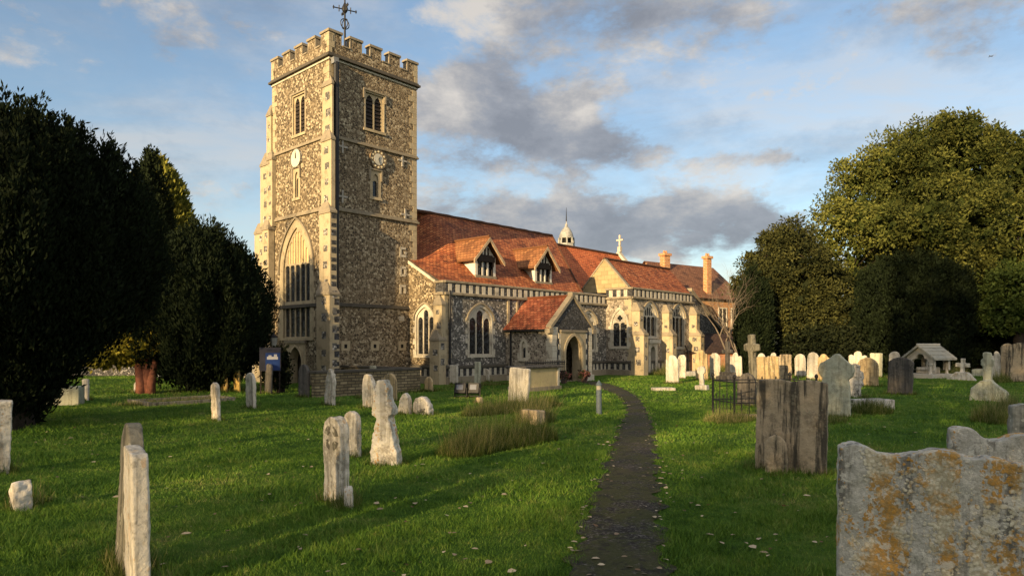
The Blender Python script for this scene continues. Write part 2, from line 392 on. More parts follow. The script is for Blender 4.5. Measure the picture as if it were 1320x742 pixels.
def lichen_stone(name):
    m, nb, p = mat(name); v = nb.n('ShaderNodeNewGeometry').outputs['Position']; x, y, z = nb.sep(v)
    f = nb.noise(v, 45, 6, .7); n = nb.noise(v, 5, 7, .65); br = nb.noise(nb.vm('ADD', v, (4, 9, 2)), 16, 6, .62)
    c = nb.ramp(nb.m('ADD', nb.m('MULTIPLY', f, .55), nb.m('MULTIPLY', n, .45)), [(.33, (.32, .30, .245)), (.52, (.54, .51, .43)), (.68, (.72, .68, .58))])
    st = nb.noise(nb.comb(nb.m('MULTIPLY', x, 9.0), nb.m('MULTIPLY', y, 9.0), nb.m('MULTIPLY', z, .7)), 1.0, 6, .6)
    c = nb.mix(nb.m('MULTIPLY', nb.step(nb.m('ADD', nb.m('MULTIPLY', st, .6), nb.m('MULTIPLY', n, .4)), .48, .58), .75), c, (.07, .063, .05))
    cl = nb.noise(nb.comb(nb.m('MULTIPLY', x, 5.5), nb.m('MULTIPLY', y, 5.5), nb.m('ADD', nb.m('MULTIPLY', z, 1.0), 3.3)), 1.0, 6, .66)
    vo = nb.vor(nb.vm('ADD', v, nb.vm('MULTIPLY', nb.n('ShaderNodeTexNoise').outputs['Color'], (.0, .0, .0))), 38)
    blot = nb.m('ADD', nb.m('MULTIPLY', br, .55), nb.m('MULTIPLY', nb.m('SUBTRACT', .5, vo.outputs['Distance']), .35))
    s_ = nb.step(nb.m('ADD', blot, nb.m('MULTIPLY', nb.m('SUBTRACT', cl, .43), 1.9)), .38, .46)
    oc = nb.mix(nb.step(nb.m('ADD', nb.m('MULTIPLY', nb.noise(v, 4.5, 5, .6), .75), nb.m('MULTIPLY', f, .25)), .44, .56), (.74, .68, .50), (.58, .30, .05))
    oc = nb.mix(nb.m('MULTIPLY', nb.step(vo.outputs['Distance'], .25, .6), .5), oc, (.30, .22, .10))
    c = nb.mix(nb.m('MULTIPLY', s_, .92), c, oc)
    w2 = nb.step(nb.m('ADD', nb.noise(nb.vm('ADD', v, (1, 2, 8)), 20, 5, .6), nb.m('MULTIPLY', nb.m('SUBTRACT', n, .5), .6)), .555, .62)
    c = nb.mix(nb.m('MULTIPLY', w2, .7), c, (.70, .66, .55))
    nb.put(p.inputs['Base Color'], c); p.inputs['Roughness'].default_value = .95
    bump(nb, p, nb.m('ADD', nb.m('ADD', f, nb.m('MULTIPLY', n, .6)), nb.m('MULTIPLY', s_, .35)), .8, .02)
    return m
G_LI = lichen_stone('lichen encrusted stone')
G_YE = grave('sunlight-tinted stone', (.50, .34, .10), (.16, .11, .05), streak=.5, patch=.4, spots=.2)  # yellow sunlight put into the base colour of two stones

G_DGR = grave('grey brown stone', (.22, .20, .145), (.06, .055, .04), streak=.7, patch=.5, spots=.3)
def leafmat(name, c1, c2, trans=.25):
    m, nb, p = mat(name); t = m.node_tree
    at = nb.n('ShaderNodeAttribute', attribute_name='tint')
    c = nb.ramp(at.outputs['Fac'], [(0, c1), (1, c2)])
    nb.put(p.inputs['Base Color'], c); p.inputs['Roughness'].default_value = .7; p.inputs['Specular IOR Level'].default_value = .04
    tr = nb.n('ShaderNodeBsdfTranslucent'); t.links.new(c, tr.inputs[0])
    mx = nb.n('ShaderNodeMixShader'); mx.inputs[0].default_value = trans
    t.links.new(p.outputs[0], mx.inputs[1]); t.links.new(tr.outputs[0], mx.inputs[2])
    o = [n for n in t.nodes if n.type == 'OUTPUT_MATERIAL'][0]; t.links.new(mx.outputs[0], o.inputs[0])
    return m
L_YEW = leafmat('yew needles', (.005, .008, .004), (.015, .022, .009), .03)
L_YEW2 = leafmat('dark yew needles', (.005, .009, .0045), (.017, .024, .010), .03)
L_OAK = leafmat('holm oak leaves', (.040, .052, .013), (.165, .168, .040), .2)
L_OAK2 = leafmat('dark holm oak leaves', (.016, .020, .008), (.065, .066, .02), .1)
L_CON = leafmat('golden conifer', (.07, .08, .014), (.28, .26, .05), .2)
L_HOL = leafmat('sunlight-tinted bush', (.12, .11, .012), (.40, .34, .05), .3)  # the sun patch on the bush is put into its leaf colour
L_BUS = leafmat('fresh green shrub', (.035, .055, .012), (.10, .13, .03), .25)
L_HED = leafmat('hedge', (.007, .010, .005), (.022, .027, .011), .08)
L_BRA = leafmat('bramble', (.05, .025, .015), (.18, .09, .05), .15)
L_BARK = simple('dark bark', (.03, .022, .016), .9, .5, 8, bmp=.6)
L_RED = simple('red yew bark', (.16, .06, .035), .9, .45, 6, bmp=.6)
L_TWIG = simple('pale twig', (.13, .105, .08), .9, .35, 6)

# ------------------------------------------------------------------ ground, path, grass
PATH = [(760, 733, 862), (742, 733, 860), (716, 738, 858), (692, 745, 855), (655, 758, 851), (621, 773, 849), (586, 786, 846), (565, 794, 845), (550, 799, 842), (538, 804, 838),
        (526, 808, 832), (515, 802, 824), (507, 792, 815), (501, 778, 804), (496.5, 764, 792), (493, 752, 780), (491.2, 742, 768)]
rows = []
for (py, xa, xb) in [(1050, 610, 800), (900, 690, 838)]+PATH:
    A = gp(xa, py); B_ = gp(xb, py); rows.append((A[0], A[1], B_[0], B_[1]))
rows = np.array(rows)
# smooth resample
def resample(P, n):
    s = np.concatenate([[0], np.cumsum(np.hypot(np.diff((P[:, 0]+P[:, 2])/2), np.diff((P[:, 1]+P[:, 3])/2)))])
    t = np.linspace(0, s[-1], n); return np.stack([np.interp(t, s, P[:, k]) for k in range(4)], 1)
PR = resample(rows, 160)
k5 = np.ones(9)/9
for c in range(4):
    pad = np.pad(PR[:, c], 4, mode='reflect', reflect_type='odd'); PR[:, c] = np.convolve(pad, k5, 'valid')
PC = np.stack([(PR[:, 0]+PR[:, 2])/2, (PR[:, 1]+PR[:, 3])/2], 1); PWD = np.hypot(PR[:, 2]-PR[:, 0], PR[:, 3]-PR[:, 1])/2
def path_d(x, y):
    """signed distance outside the path edge (negative = on the path)"""
    out = np.empty(len(x))
    for i in range(0, len(x), 20000):
        d2 = (x[i:i+20000, None]-PC[None, :, 0])**2+(y[i:i+20000, None]-PC[None, :, 1])**2
        j = d2.argmin(1); out[i:i+20000] = np.sqrt(d2[np.arange(len(j)), j])-PWD[j]
    return out
def mesh_np(name, verts, faces, mats, tint=None, parent=None, smooth=False):
    """verts (n,3), faces (m,k) arrays of one polygon size"""
    me = bpy.data.meshes.new(name); k = faces.shape[1]
    me.vertices.add(len(verts)); me.vertices.foreach_set('co', np.asarray(verts, np.float32).ravel())
    me.loops.add(faces.size); me.loops.foreach_set('vertex_index', faces.astype(np.int32).ravel())
    me.polygons.add(len(faces)); me.polygons.foreach_set('loop_start', np.arange(0, faces.size, k, dtype=np.int32))
    me.polygons.foreach_set('loop_total', np.full(len(faces), k, np.int32))
    if smooth: me.polygons.foreach_set('use_smooth', np.ones(len(faces), bool))
    me.update(calc_edges=True)
    if tint is not None:
        a = me.attributes.new('tint', 'FLOAT', 'POINT'); a.data.foreach_set('value', np.asarray(tint, np.float32))
    for m in (mats if isinstance(mats, (list, tuple)) else [mats]): me.materials.append(m)
    o = bpy.data.objects.new(name, me); COL.objects.link(o)
    if parent: o.parent = parent
    return o

M_GND, nb, p = mat('lawn'); v = nb.n('ShaderNodeNewGeometry').outputs['Position']
gn1 = nb.noise(v, .35, 5, .6); gn2 = nb.noise(v, 2.8, 6, .7); gn3 = nb.noise(v, 30, 4, .7)
c = nb.ramp(nb.m('ADD', nb.m('MULTIPLY', gn1, .55), nb.m('MULTIPLY', gn2, .45)), [(.34, (.034, .070, .011)), (.48, (.062, .130, .017)), (.60, (.105, .165, .028)), (.70, (.13, .12, .045))])
c = nb.mix(nb.m('MULTIPLY', nb.step(gn3, .45, .8), .5), c, (.018, .030, .007))
nb.put(p.inputs['Base Color'], c); p.inputs['Roughness'].default_value = .95; p.inputs['Specular IOR Level'].default_value = .05
bump(nb, p, nb.m('ADD', gn3, gn2), 1.0, .06)
def grid(name, x0, x1, nx, y0, y1, ny, m):
    X, Y = np.meshgrid(np.linspace(x0, x1, nx), np.linspace(y0, y1, ny)); fade = np.clip(1-(np.hypot(X, Y-20)-60)/40, 0, 1)
    V = np.stack([X, Y, terr(X, Y)*fade], -1).reshape(-1, 3); i = np.arange((nx*ny)).reshape(ny, nx)
    F = np.stack([i[:-1, :-1], i[:-1, 1:], i[1:, 1:], i[1:, :-1]], -1).reshape(-1, 4)
    return mesh_np(name, V, F, m, smooth=True)
# one sheet: fine in the middle, reaching the horizon at its rim
nx = np.concatenate([[-1500, -400, -150], np.linspace(-80, 80, 321), [150, 400, 1500]])
ny = np.concatenate([[-1500, -400, -150], np.linspace(-30, 110, 281), [200, 500, 2000]])
X, Y = np.meshgrid(nx, ny); fade = np.clip(1-(np.hypot(X, Y-20)-60)/40, 0, 1)
V = np.stack([X, Y, terr(X, Y)*fade], -1).reshape(-1, 3); i = np.arange(X.size).reshape(X.shape)
F = np.stack([i[:-1, :-1], i[:-1, 1:], i[1:, 1:], i[1:, :-1]], -1).reshape(-1, 4)
tag(mesh_np('ground', V, F, M_GND, smooth=True), kind='structure')

M_PATH, nb, p = mat('mossy asphalt'); v = nb.n('ShaderNodeNewGeometry').outputs['Position']
n1 = nb.noise(v, 1.3, 6, .7); n2 = nb.noise(v, 26, 5, .75); n3 = nb.noise(v, 9, 5, .7)
x, y, z = nb.sep(v); band = nb.noise(nb.vm('ADD', v, (5, 2, 0)), 1.1, 7, .72)
c = nb.ramp(n2, [(.36, (.014, .012, .011)), (.52, (.045, .039, .034)), (.64, (.20, .18, .155))])
c = nb.mix(nb.m('MULTIPLY', nb.step(nb.m('ADD', nb.m('MULTIPLY', band, .6), nb.m('MULTIPLY', n3, .4)), .42, .54), .85), c, (.060, .062, .018))
c = nb.mix(nb.m('MULTIPLY', nb.step(nb.noise(v, 5, 6, .7), .52, .62), .7), c, (.022, .020, .018))
c = nb.mix(nb.m('MULTIPLY', nb.step(n1, .5, .68), .5), c, (.075, .06, .042))
nb.put(p.inputs['Base Color'], c); p.inputs['Roughness'].default_value = .9; p.inputs['Specular IOR Level'].default_value = .15
bump(nb, p, nb.m('ADD', n2, n3), .9, .03)
m_ = MB(); K = 9; pv = []
PRf = resample(PR, 420)
for r_ in PRf:
    for q in range(K):
        t = q/(K-1); x = r_[0]+(r_[2]-r_[0])*t; y = r_[1]+(r_[3]-r_[1])*t
        ed = .0 if 0 < q < K-1 else 1
        if ed:
            s = -1 if q == 0 else 1; x += s*.07*math.sin(y*5.1+s)+s*.05*math.sin(y*13.7+2*s)
        pv.append((x, y, tz(x, y)+.012+.012*(1-(2*t-1)**2)))
pf = np.array([[a*K+q, a*K+q+1, (a+1)*K+q+1, (a+1)*K+q] for a in range(len(PRf)-1) for q in range(K-1)])
tag(mesh_np('path', np.array(pv), pf, M_PATH, smooth=True), kind='structure')

M_BLD, nb, p = mat('grass blades'); v = nb.n('ShaderNodeNewGeometry').outputs['Position']
at = nb.n('ShaderNodeAttribute', attribute_name='tint')
gn1 = nb.noise(v, .35, 5, .6); gn2 = nb.noise(v, 2.8, 6, .7)
t_ = nb.m('ADD', nb.m('ADD', nb.m('MULTIPLY', gn1, .5), nb.m('MULTIPLY', gn2, .4)), nb.m('MULTIPLY', at.outputs['Fac'], .22))
c = nb.ramp(t_, [(.38, (.030, .070, .010)), (.50, (.070, .150, .015)), (.63, (.130, .215, .026)), (.72, (.22, .25, .06)), (.80, (.30, .26, .11))])
nb.put(p.inputs['Base Color'], c); p.inputs['Roughness'].default_value = .6; p.inputs['Specular IOR Level'].default_value = .12
def church_uv(x, y):
    dx, dy = x-CH[0], y-CH[1]
    return dx*EV[0]+dy*EV[1], dx*NV[0]+dy*NV[1]
def blades(x, y, h, wd, lean, zoff=-.01):
    n = len(x); z = terr(x, y)+zoff
    th = rng.uniform(0, 2*np.pi, n); lx = rng.normal(0, 1, n)*lean*h; ly = rng.normal(0, 1, n)*lean*h
    dx = np.cos(th)*wd/2; dy = np.sin(th)*wd/2
    V = np.empty((n, 3, 3)); V[:, 0] = np.stack([x-dx, y-dy, z], 1); V[:, 1] = np.stack([x+dx, y+dy, z], 1)
    V[:, 2] = np.stack([x+lx, y+ly, z+h], 1)
    return V
gx, gy, gh, gw = [], [], [], []
for (ya, yb, n, h0, w0) in ((4.5, 9, 230000, .052, .010), (9, 14, 170000, .055, .014), (14, 24, 170000, .06, .022), (24, 44, 110000, .07, .038)):
    y = np.sqrt(rng.uniform(ya**2, yb**2, n)); x = rng.uniform(-.86, .86, n)*y
    gx.append(x); gy.append(y); gh.append(h0*rng.gamma(6, 1/6, n)); gw.append(np.full(n, w0))
gx, gy, gh, gw = map(np.concatenate, (gx, gy, gh, gw))
pd = path_d(gx, gy)+.05*np.sin(gx*9+gy*4)+.04*np.sin(gy*17-gx*6)
cu, cv = church_uv(gx, gy)
keep = (pd > -.06-.10*rng.random(len(gx))**3) | (rng.random(len(gx)) < .07*np.clip(1+np.sin(gy*2.1+np.sin(gx*3)), 0, 2))
keep &= ~((cu > -.3) & (cu < 30) & (cv > -4.8) & (cv < 9))
# shorter at the path's edge, clumps of longer grass elsewhere
clump = .75+.45*np.sin(gx*1.9+np.sin(gy*1.1)*2)*np.sin(gy*2.3+1)+.2*np.sin(gx*7.1)*np.sin(gy*6.3)
gh = gh*np.clip(clump, .45, 1.6)*np.where(pd < -.1, .3, np.where(pd < .0, .6, 1))
gx, gy, gh, gw = gx[keep], gy[keep], gh[keep], gw[keep]
V = blades(gx, gy, gh, gw, .55).reshape(-1, 3)
tn = np.repeat(rng.random(len(gx)), 3)
tag(mesh_np('grass', V, np.arange(len(V)).reshape(-1, 3), M_BLD, tn), kind='stuff')

# long unmown grass round some graves
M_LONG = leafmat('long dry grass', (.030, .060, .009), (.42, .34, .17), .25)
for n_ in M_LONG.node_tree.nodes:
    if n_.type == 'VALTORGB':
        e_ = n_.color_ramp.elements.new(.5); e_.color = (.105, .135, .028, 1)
LG = []
def long_patch(px, py, rx, ry, n, h, dry=.5):
    c = gp(px, py); r = np.sqrt(rng.random(n)); a = rng.uniform(0, 2*np.pi, n)
    ca, sa = EV
    ex = r*np.cos(a)*rx; ey = r*np.sin(a)*ry
    x = c[0]+ex*ca-ey*sa; y = c[1]+ex*sa+ey*ca
    hh = h*rng.gamma(3.2, 1/3.2, n)*(1.15-.7*r); LG.append((x, y, hh, np.clip(rng.normal(dry*.85, .34, n), 0, 1)))
long_patch(640, 577, 1.55, .5, 9000, .40, .45); long_patch(608, 585, .6, .4, 3000, .40, .6); long_patch(690, 567, .6, .45, 2600, .38, .35)
long_patch(665, 530, 1.6, .55, 5200, .34, .5); long_patch(622, 535, .8, .4, 2000, .3, .55); long_patch(705, 524, .6, .4, 1400, .3, .4)
long_patch(690, 545, .7, .4, 1600, .55, .8)
long_patch(860, 482, 2.2, .8, 3000, .42, .6); long_patch(930, 480, 2.6, .8, 3000, .42, .5); long_patch(985, 483, 1.6, .7, 1500, .4, .45)
long_patch(940, 541, 1.0, .6, 3600, .22, .75); long_patch(1122, 532, .85, .6, 4200, .30, .3); long_patch(1280, 545, .6, .5, 2200, .5, .6)
long_patch(1300, 528, .5, .3, 1200, .4, .6); long_patch(1230, 484, 2.6, .8, 3400, .4, .55); long_patch(1160, 488, 2.0, .6, 1500, .3, .5); long_patch(1290, 492, 1.5, .5, 1600, .4, .4)
long_patch(445, 655, .22, .2, 260, .22, .5); long_patch(452, 652, .15, .12, 90, .4, .75); long_patch(500, 597, .35, .2, 350, .14, .4); long_patch(40, 648, .25, .2, 260, .3, .55)
long_patch(172, 742, .25, .14, 260, .22, .5); long_patch(690, 500, 1.5, .35, 1500, .25, .7); long_patch(1018, 606, .8, .14, 700, .12, .4); long_patch(480, 512, .8, .4, 900, .2, .5)
long_patch(230, 518, 2.2, .5, 1800, .22, .9); long_patch(1075, 545, .6, .3, 700, .2, .5); long_patch(5, 610, .2, .2, 250, .3, .4); long_patch(540, 505, 2, .5, 900, .15, .5)
long_patch(800, 478, 2.0, .4, 1000, .25, .5); long_patch(620, 497, 2.5, .4, 1400, .2, .5)
# fallen leaves
M_LEAF = leafmat('fallen leaves', (.10, .045, .02), (.62, .50, .33), .1)
lv, lt = [], []
def leaf(x, y, s, t, zo=.03):
    a = random.uniform(0, 6.28); k = random.uniform(.45, .7); z = tz(x, y)+zo
    tilt = random.uniform(-.35, .35)
    for (ux, uy) in ((-1, 0), (-.3, -k), (.5, -k*.8), (1, 0), (.5, k*.8), (-.3, k)):
        X_ = ux*math.cos(a)-uy*math.sin(a); Y_ = ux*math.sin(a)+uy*math.cos(a)
        lv.append((x+X_*s, y+Y_*s, z+tilt*uy*s+.25*s*abs(uy))); lt.append(t)
pxl = [(740, 700), (744, 712), (752, 695), (735, 708), (805, 720), (812, 733), (768, 722), (775, 730), (855, 705), (858, 724), (850, 735), (795, 690), (830, 742), (760, 742), (978, 695), (985, 712), (970, 705), (990, 716), (962, 700),
       (600, 720), (612, 708), (630, 724), (586, 715), (660, 735), (572, 712), (930, 700), (945, 690), (905, 668), (756, 655), (760, 668), (865, 645), (852, 620), (858, 632), (600, 655), (575, 667), (535, 652), (650, 640), (545, 592),
       (485, 652), (490, 660), (92, 566), (84, 575), (120, 598), (105, 640), (150, 640), (60, 558), (46, 571), (225, 655), (240, 690), (300, 712), (320, 680), (290, 735), (1140, 553), (1128, 556), (1120, 572), (1095, 548), (1218, 552), (1180, 560), (1040, 640), (1050, 700),
       (900, 655), (915, 690), (1000, 690), (1030, 660), (880, 610), (700, 600), (720, 580), (545, 600), (640, 600)]
for (a, c_) in pxl:
    q = gp(a, c_); leaf(q[0], q[1], random.uniform(.03, .055), random.uniform(.35, 1))
for i in range(260):
    y = random.uniform(6, 18); x = random.uniform(-.8, .8)*y; leaf(x, y, random.uniform(.018, .04), random.random()**1.3)
for i in range(240):
    j = random.randrange(20, 150); s = random.choice((-1, 1))*random.gauss(1.05, .3)
    x = PC[j, 0]+s*PWD[j]; y = PC[j, 1]+random.uniform(-.3, .3); leaf(x, y, random.uniform(.018, .045), random.random(), .035)
tag(mesh_np('fallen_leaves', np.array(lv), np.arange(len(lv)).reshape(-1, 6), M_LEAF, lt), kind='stuff')

# ------------------------------------------------------------------ the church
church = empty('church', (CH[0], CH[1], 0), EA, 'medieval flint church with a tall battlemented tower and orange tiled roofs', 'church')
def FS(v0): return lambda a, bb, d=0: (a, v0-d, bb)                 # south wall, d = outwards
def FW(u0): return lambda a, bb, d=0: (u0-d, -a, bb)                # west wall, a = -v
def FE(u0): return lambda a, bb, d=0: (u0+d, a, bb)
def FN(v0): return lambda a, bb, d=0: (-a, v0+d, bb)
def arch(cx, z0, w, zs, za, kind='pointed', n=12):
    if kind == 'rect': return [(cx-w/2, z0), (cx-w/2, za), (cx, za), (cx+w/2, za), (cx+w/2, z0)]
    """outline from lower left, up, over and down to lower right"""
    r0 = w/2; Rr = za-zs; P = [(cx-r0, z0)]
    L = []
    for i in range(n+1):
        t = i/n
        if kind == 'pointed':
            rho = (r0*r0+Rr*Rr)/(2*r0); th = t*math.asin(min(1, Rr/rho)) if Rr >= r0 else t*math.acos((rho-r0)/rho)
            if Rr > rho: Rr_ = rho
            th = t*math.atan2(Rr, rho-r0)
            L.append((cx-r0+rho-rho*math.cos(th), zs+rho*math.sin(th)))
        else:
            x = -r0*(1-t); L.append((cx+x, zs+Rr*max(0, 1-abs(x/r0)**1.35)**.62))
    P += L; P += [(2*cx-x, z) for (x, z) in reversed(L[:-1])]; P.append((cx+r0, z0))
    return P
def arch_z(x, cx, w, zs, za, kind):
    O = arch(cx, zs, w, zs, za, kind, 24); best = za if kind == 'rect' else zs
    if kind == 'rect': return za
    best = zs
    for (p, q) in zip(O[:-1], O[1:]):
        if min(p[0], q[0])-1e-6 <= x <= max(p[0], q[0])+1e-6 and abs(p[0]-q[0]) > 1e-6:
            t = (x-p[0])/(q[0]-p[0]); best = max(best, p[1]+t*(q[1]-p[1]))
    return best
def window(fr, cx, z0, w, zs, za, kind='pointed', lights=3, sur=.17, hood=True, mull=.085, trans=(), depth=.30, parent=None, sill=True, quatre=False, head=None, louvre=False, square=False, blank=None, lowblank=None, stonem=None):
    """surround, tracery, panes; returns the opening outline for the wall"""
    parent = parent or church; stonem = stonem or M_ST
    O = arch(cx, z0, w, zs, za, kind); B = arch(cx, z0, w+2*sur, zs, za+sur*1.25, kind)
    f = MB()
    if square:
        top = za+sur; f.plate(fr, [(cx-w/2-sur, z0), (cx-w/2-sur, top), (cx+w/2+sur, top), (cx+w/2+sur, z0)], [], 0, .02)
        f = MB(); nO = O
        f.plate(fr, [(cx-w/2-sur, z0-.001), (cx-w/2-sur, top), (cx+w/2+sur, top), (cx+w/2+sur, z0-.001)], [[(x, max(z, z0+.001)) for x, z in O]], -.05, .022)
    else:
        f.ring(fr, O, B, -.05, .022)
        k = 0; z = z0
        while z < zs-.15:
            hgt = random.uniform(.24, .34)
            if k % 2 == 0:
                for s in (-1, 1):
                    a = cx+s*(w/2+sur); f.fbox(fr, min(a, a+s*.16), z, max(a, a+s*.16), min(z+hgt, zs), -.03, .017)
            z += hgt; k += 1
    # splayed reveals
    f.ring(fr, O, [(x, z) for x, z in O], -depth-.06, -.0)
    if sill: f.fbox(fr, cx-w/2-sur-.05, z0-.14, cx+w/2+sur+.05, z0-.002, -.25, .075)
    o = f.build('window', [stonem], parent)
    if hood:
        h = MB()
        if square:
            h.fbox(fr, cx-w/2-sur-.06, za+sur+.004, cx+w/2+sur+.06, za+sur+.09, .0, .09)
            for s in (-1, 1): a = cx+s*(w/2+sur+.03); h.fbox(fr, a-.05, za-.35, a+.05, za+sur+.002, 0, .08)
        else:
            h1 = arch(cx, zs, w+2*sur+.02, zs, za+sur*1.25+.01, kind)[1:-1]; h2 = arch(cx, zs, w+2*sur+.2, zs, za+sur*1.25+.12, kind)[1:-1]
            h.ring(fr, h1, h2, 0.0, .10)
            for s in (-1, 1): a = cx+s*(w/2+sur+.06); h.fbox(fr, a-.08, zs-.12, a+.08, zs-.003, 0, .11)
        h.build('hood_mould', [M_COP], o)
    lw = (w-(lights+1)*mull)/lights; holes = []; upper = []
    zt = [z0+.05]+list(trans)
    for i in range(lights):
        x0 = cx-w/2+mull+i*(lw+mull); x1 = x0+lw; xm = (x0+x1)/2
        lim = min(arch_z(x0-.02, cx, w, zs, za, kind), arch_z(x1+.02, cx, w, zs, za, kind))
        hz = min(lim-lw*.25, head) if head else lim-lw*.30
        for j, zb in enumerate(zt):
            ze = hz if j == len(zt)-1 else zt[j+1]-mull-lw*.35
            H = arch(xm, zb if j == 0 else zb+.04, lw, ze-lw*.35 if head else ze-lw*(.75 if kind == 'rect' else .45), ze+.0 if head else ze+lw*.12, 'pointed', 5)
            holes.append(H)
        if head and not quatre:
            for q in (0, 1):
                ww = (lw-mull*.6)/2; xa = x0+q*(ww+mull*.6)
                l2 = min(arch_z(xa-.02, cx, w, zs, za, kind), arch_z(xa+ww+.02, cx, w, zs, za, kind))-.06
                if l2-ww > hz+.12: upper.append(arch(xa+ww/2, hz+.10, ww, l2-ww*.8, l2, 'pointed', 4))
    if quatre:
        zq = (zs+za)/2-.02; rr = w*.11; C_ = []
        for i in range(32):
            th = 2*math.pi*i/32; r_ = rr*(1.05+.55*abs(math.cos(2*th)))
            C_.append((cx+r_*math.cos(th), zq+r_*math.sin(th)))
        upper.append(C_)
    t = MB(); t.plate(fr, O, holes+upper, -.125, -.065, sides=False)
    t.build('tracery', [stonem], o)
    pn = MB(); pn.plate(fr, O, [], None, -.12)
    pn.build('pane', [M_GLASS if not louvre else M_VOID], o)
    if blank:
        q = MB()
        for U in upper:
            a0 = min(p[0] for p in U)-.02; a1 = max(p[0] for p in U)+.02; b0 = min(p[1] for p in U)-.02; b1 = max(p[1] for p in U)+.02
            q.plate(fr, [(a0, b0), (a0, b1), (a1, b1), (a1, b0)], [], None, -.11)
        q.build('blind_panel', [blank], o)
    if louvre:
        q = MB()
        for i in range(lights):
            x0 = cx-w/2+mull+i*(lw+mull)
            z = z0+.1
            while z < zs+.1:
                q.face([fr(x0, z, -.07), fr(x0+lw, z, -.07), fr(x0+lw, z+.16, -.115), fr(x0, z+.16, -.115)]); z += .2
        q.build('louvre', [M_OAK], o, recalc=False)
    return O

def quoin(u0, v0, z0, z1, su=1, sv=1, parent=None, m=None, hs=.31, l=(.48, .26)):
    """corner stones; su/sv point from the corner into the walls"""
    q = MB(); z = z0; k = 0
    while z < z1-.05:
        h = min(hs*random.uniform(.85, 1.15), z1-z); a, c = l if k % 2 else (l[1], l[0])
        a *= random.uniform(.85, 1.15); c *= random.uniform(.85, 1.15)
        e = .014
        xs = sorted((u0-su*e, u0+su*a)); ys = sorted((v0-sv*e, v0+sv*c))
        q.box(xs[0], ys[0], z+.006, xs[1], ys[1], z+h-.006); z += h; k += 1
    return q.build('quoins', [m or M_ST], parent or church)

TW = 5.57; TH = 16.38
# tower walls ---------------------------------------------------------------
belf = dict(z0=13.28, w=1.18, zs=14.55, za=15.12, kind='pointed')
hS = [window(FS(0), 2.72, 13.28, 1.16, 15.12, 15.15, 'rect', 2, .08, True, .09, louvre=True, square=True),
      window(FS(0), 2.78, 9.78, .36, 10.72, 11.0, 'pointed', 1, .17, True, .02, square=True)]
hW = [window(FW(0), -2.80, 13.05, 1.16, 15.05, 15.08, 'rect', 2, .08, True, .09, louvre=True, square=True),
      window(FW(0), -3.02, 9.75, .34, 10.85, 11.12, 'pointed', 1, .17, True, .02, square=True)]
M_PANEL = stone('blind tracery panel', (.52, .40, .20), (.3, .2, .09), .4)
hW.append(window(FW(0), -3.06, 2.42, 2.62, 5.95, 8.2, 'pointed', 5, .36, True, .085, trans=(4.3,), head=6.25, blank=M_PANEL, depth=.4))
def wall(name, fr, outer, holes, m, parent=None, depth=.32):
    x = MB(); x.plate(fr, outer, holes, None, 0.0, 0)
    return x.build(name, [m], parent or church, recalc=False)
dw = arch(-3.05, -.4, 1.25, 1.05, 1.95, 'pointed'); hW.append(dw)
wall('tower_wall', FS(0), [(0, -.4), (TW, -.4), (TW, TH), (0, TH)], hS, M_FT)
wall('tower_wall', FW(0), [(-TW, -.4), (0, -.4), (0, TH), (-TW, TH)], hW, M_FT)
wall('tower_wall', FE(TW), [(0, -.4), (TW, -.4), (TW, TH), (0, TH)], [], M_FT)
wall('tower_wall', FN(TW), [(-TW, -.4), (0, -.4), (0, TH), (-TW, TH)], [], M_FT)
x = MB(); x.box(.02, .02, TH-.2, TW-.02, TW-.02, TH-.1); x.build('tower_roof', [M_LEAD], church)
# parapet with merlons
pz0, pz1, pz2 = TH, 17.0, 17.62
x = MB(); y_ = MB()
T = .34
for (fr, nme, sgn) in ((FS(-.03), 'S', 1), (FW(-.03), 'W', -1), (FN(TW+.03), 'N', -1), (FE(TW+.03), 'E', 1)):
    lo, hi = (-.03, TW+.03) if sgn == 1 else (-TW-.03, .03)
    x.fbox(fr, lo, pz0, hi, pz1, -T, 0)
    n = 5; mw = .72; gap = (hi-lo-n*mw)/(n-1)
    for i in range(n):
        a = lo+i*(mw+gap); x.fbox(fr, a, pz1, a+mw, pz2-.06, -T, 0)
        y_.fbox(fr, a-.05, pz2-.06, a+mw+.05, pz2+.06, -T-.05, .06)
        for s, e in ((a, a-.004), (a+mw, a+mw+.004)): y_.fbox(fr, min(s, e)-.05 if s == a+mw else e, pz1, max(s, e)+.05 if s == a else e, pz2-.062, -T-.004, .008)
        if i < n-1: y_.fbox(fr, a+mw+.055, pz1, a+mw+gap-.055, pz1+.07, -T-.03, .04)
x.build('parapet', [M_FT], church); y_.build('parapet_coping', [M_COP], church)
def string(z, h, d, mtl=M_COP, name='string_course'):
    s = MB(); e = d
    s.box(-e, -e, z, TW+e, TW+e, z+h*.55); s.box(-e*.55, -e*.55, z+h*.56, TW+e*.55, TW+e*.55, z+h)
    return s.build(name, [mtl], church, bevel=.015)
string(TH-.07, .21, .17, M_DK, 'cornice'); string(TH-.20, .12, .05, M_STW, 'cornice_band')
string(12.32, .17, .10); string(8.74, .20, .12, M_COP); string(3.98, .18, .09, M_DK)
quoin(TW, 0, 0, 16.1, -1, 1); quoin(0, 0, 15.0, 16.1, 1, 1); quoin(0, TW, 8, 16.1, 1, -1)
quoin(-.03, -.03, pz0+.12, pz2-.1, 1, 1, l=(.3, .2)); quoin(TW+.03, -.03, pz0+.12, pz2-.1, -1, 1, l=(.3, .2)); quoin(-.03, TW+.03, pz0+.12, pz2-.1, 1, -1, l=(.3, .2))
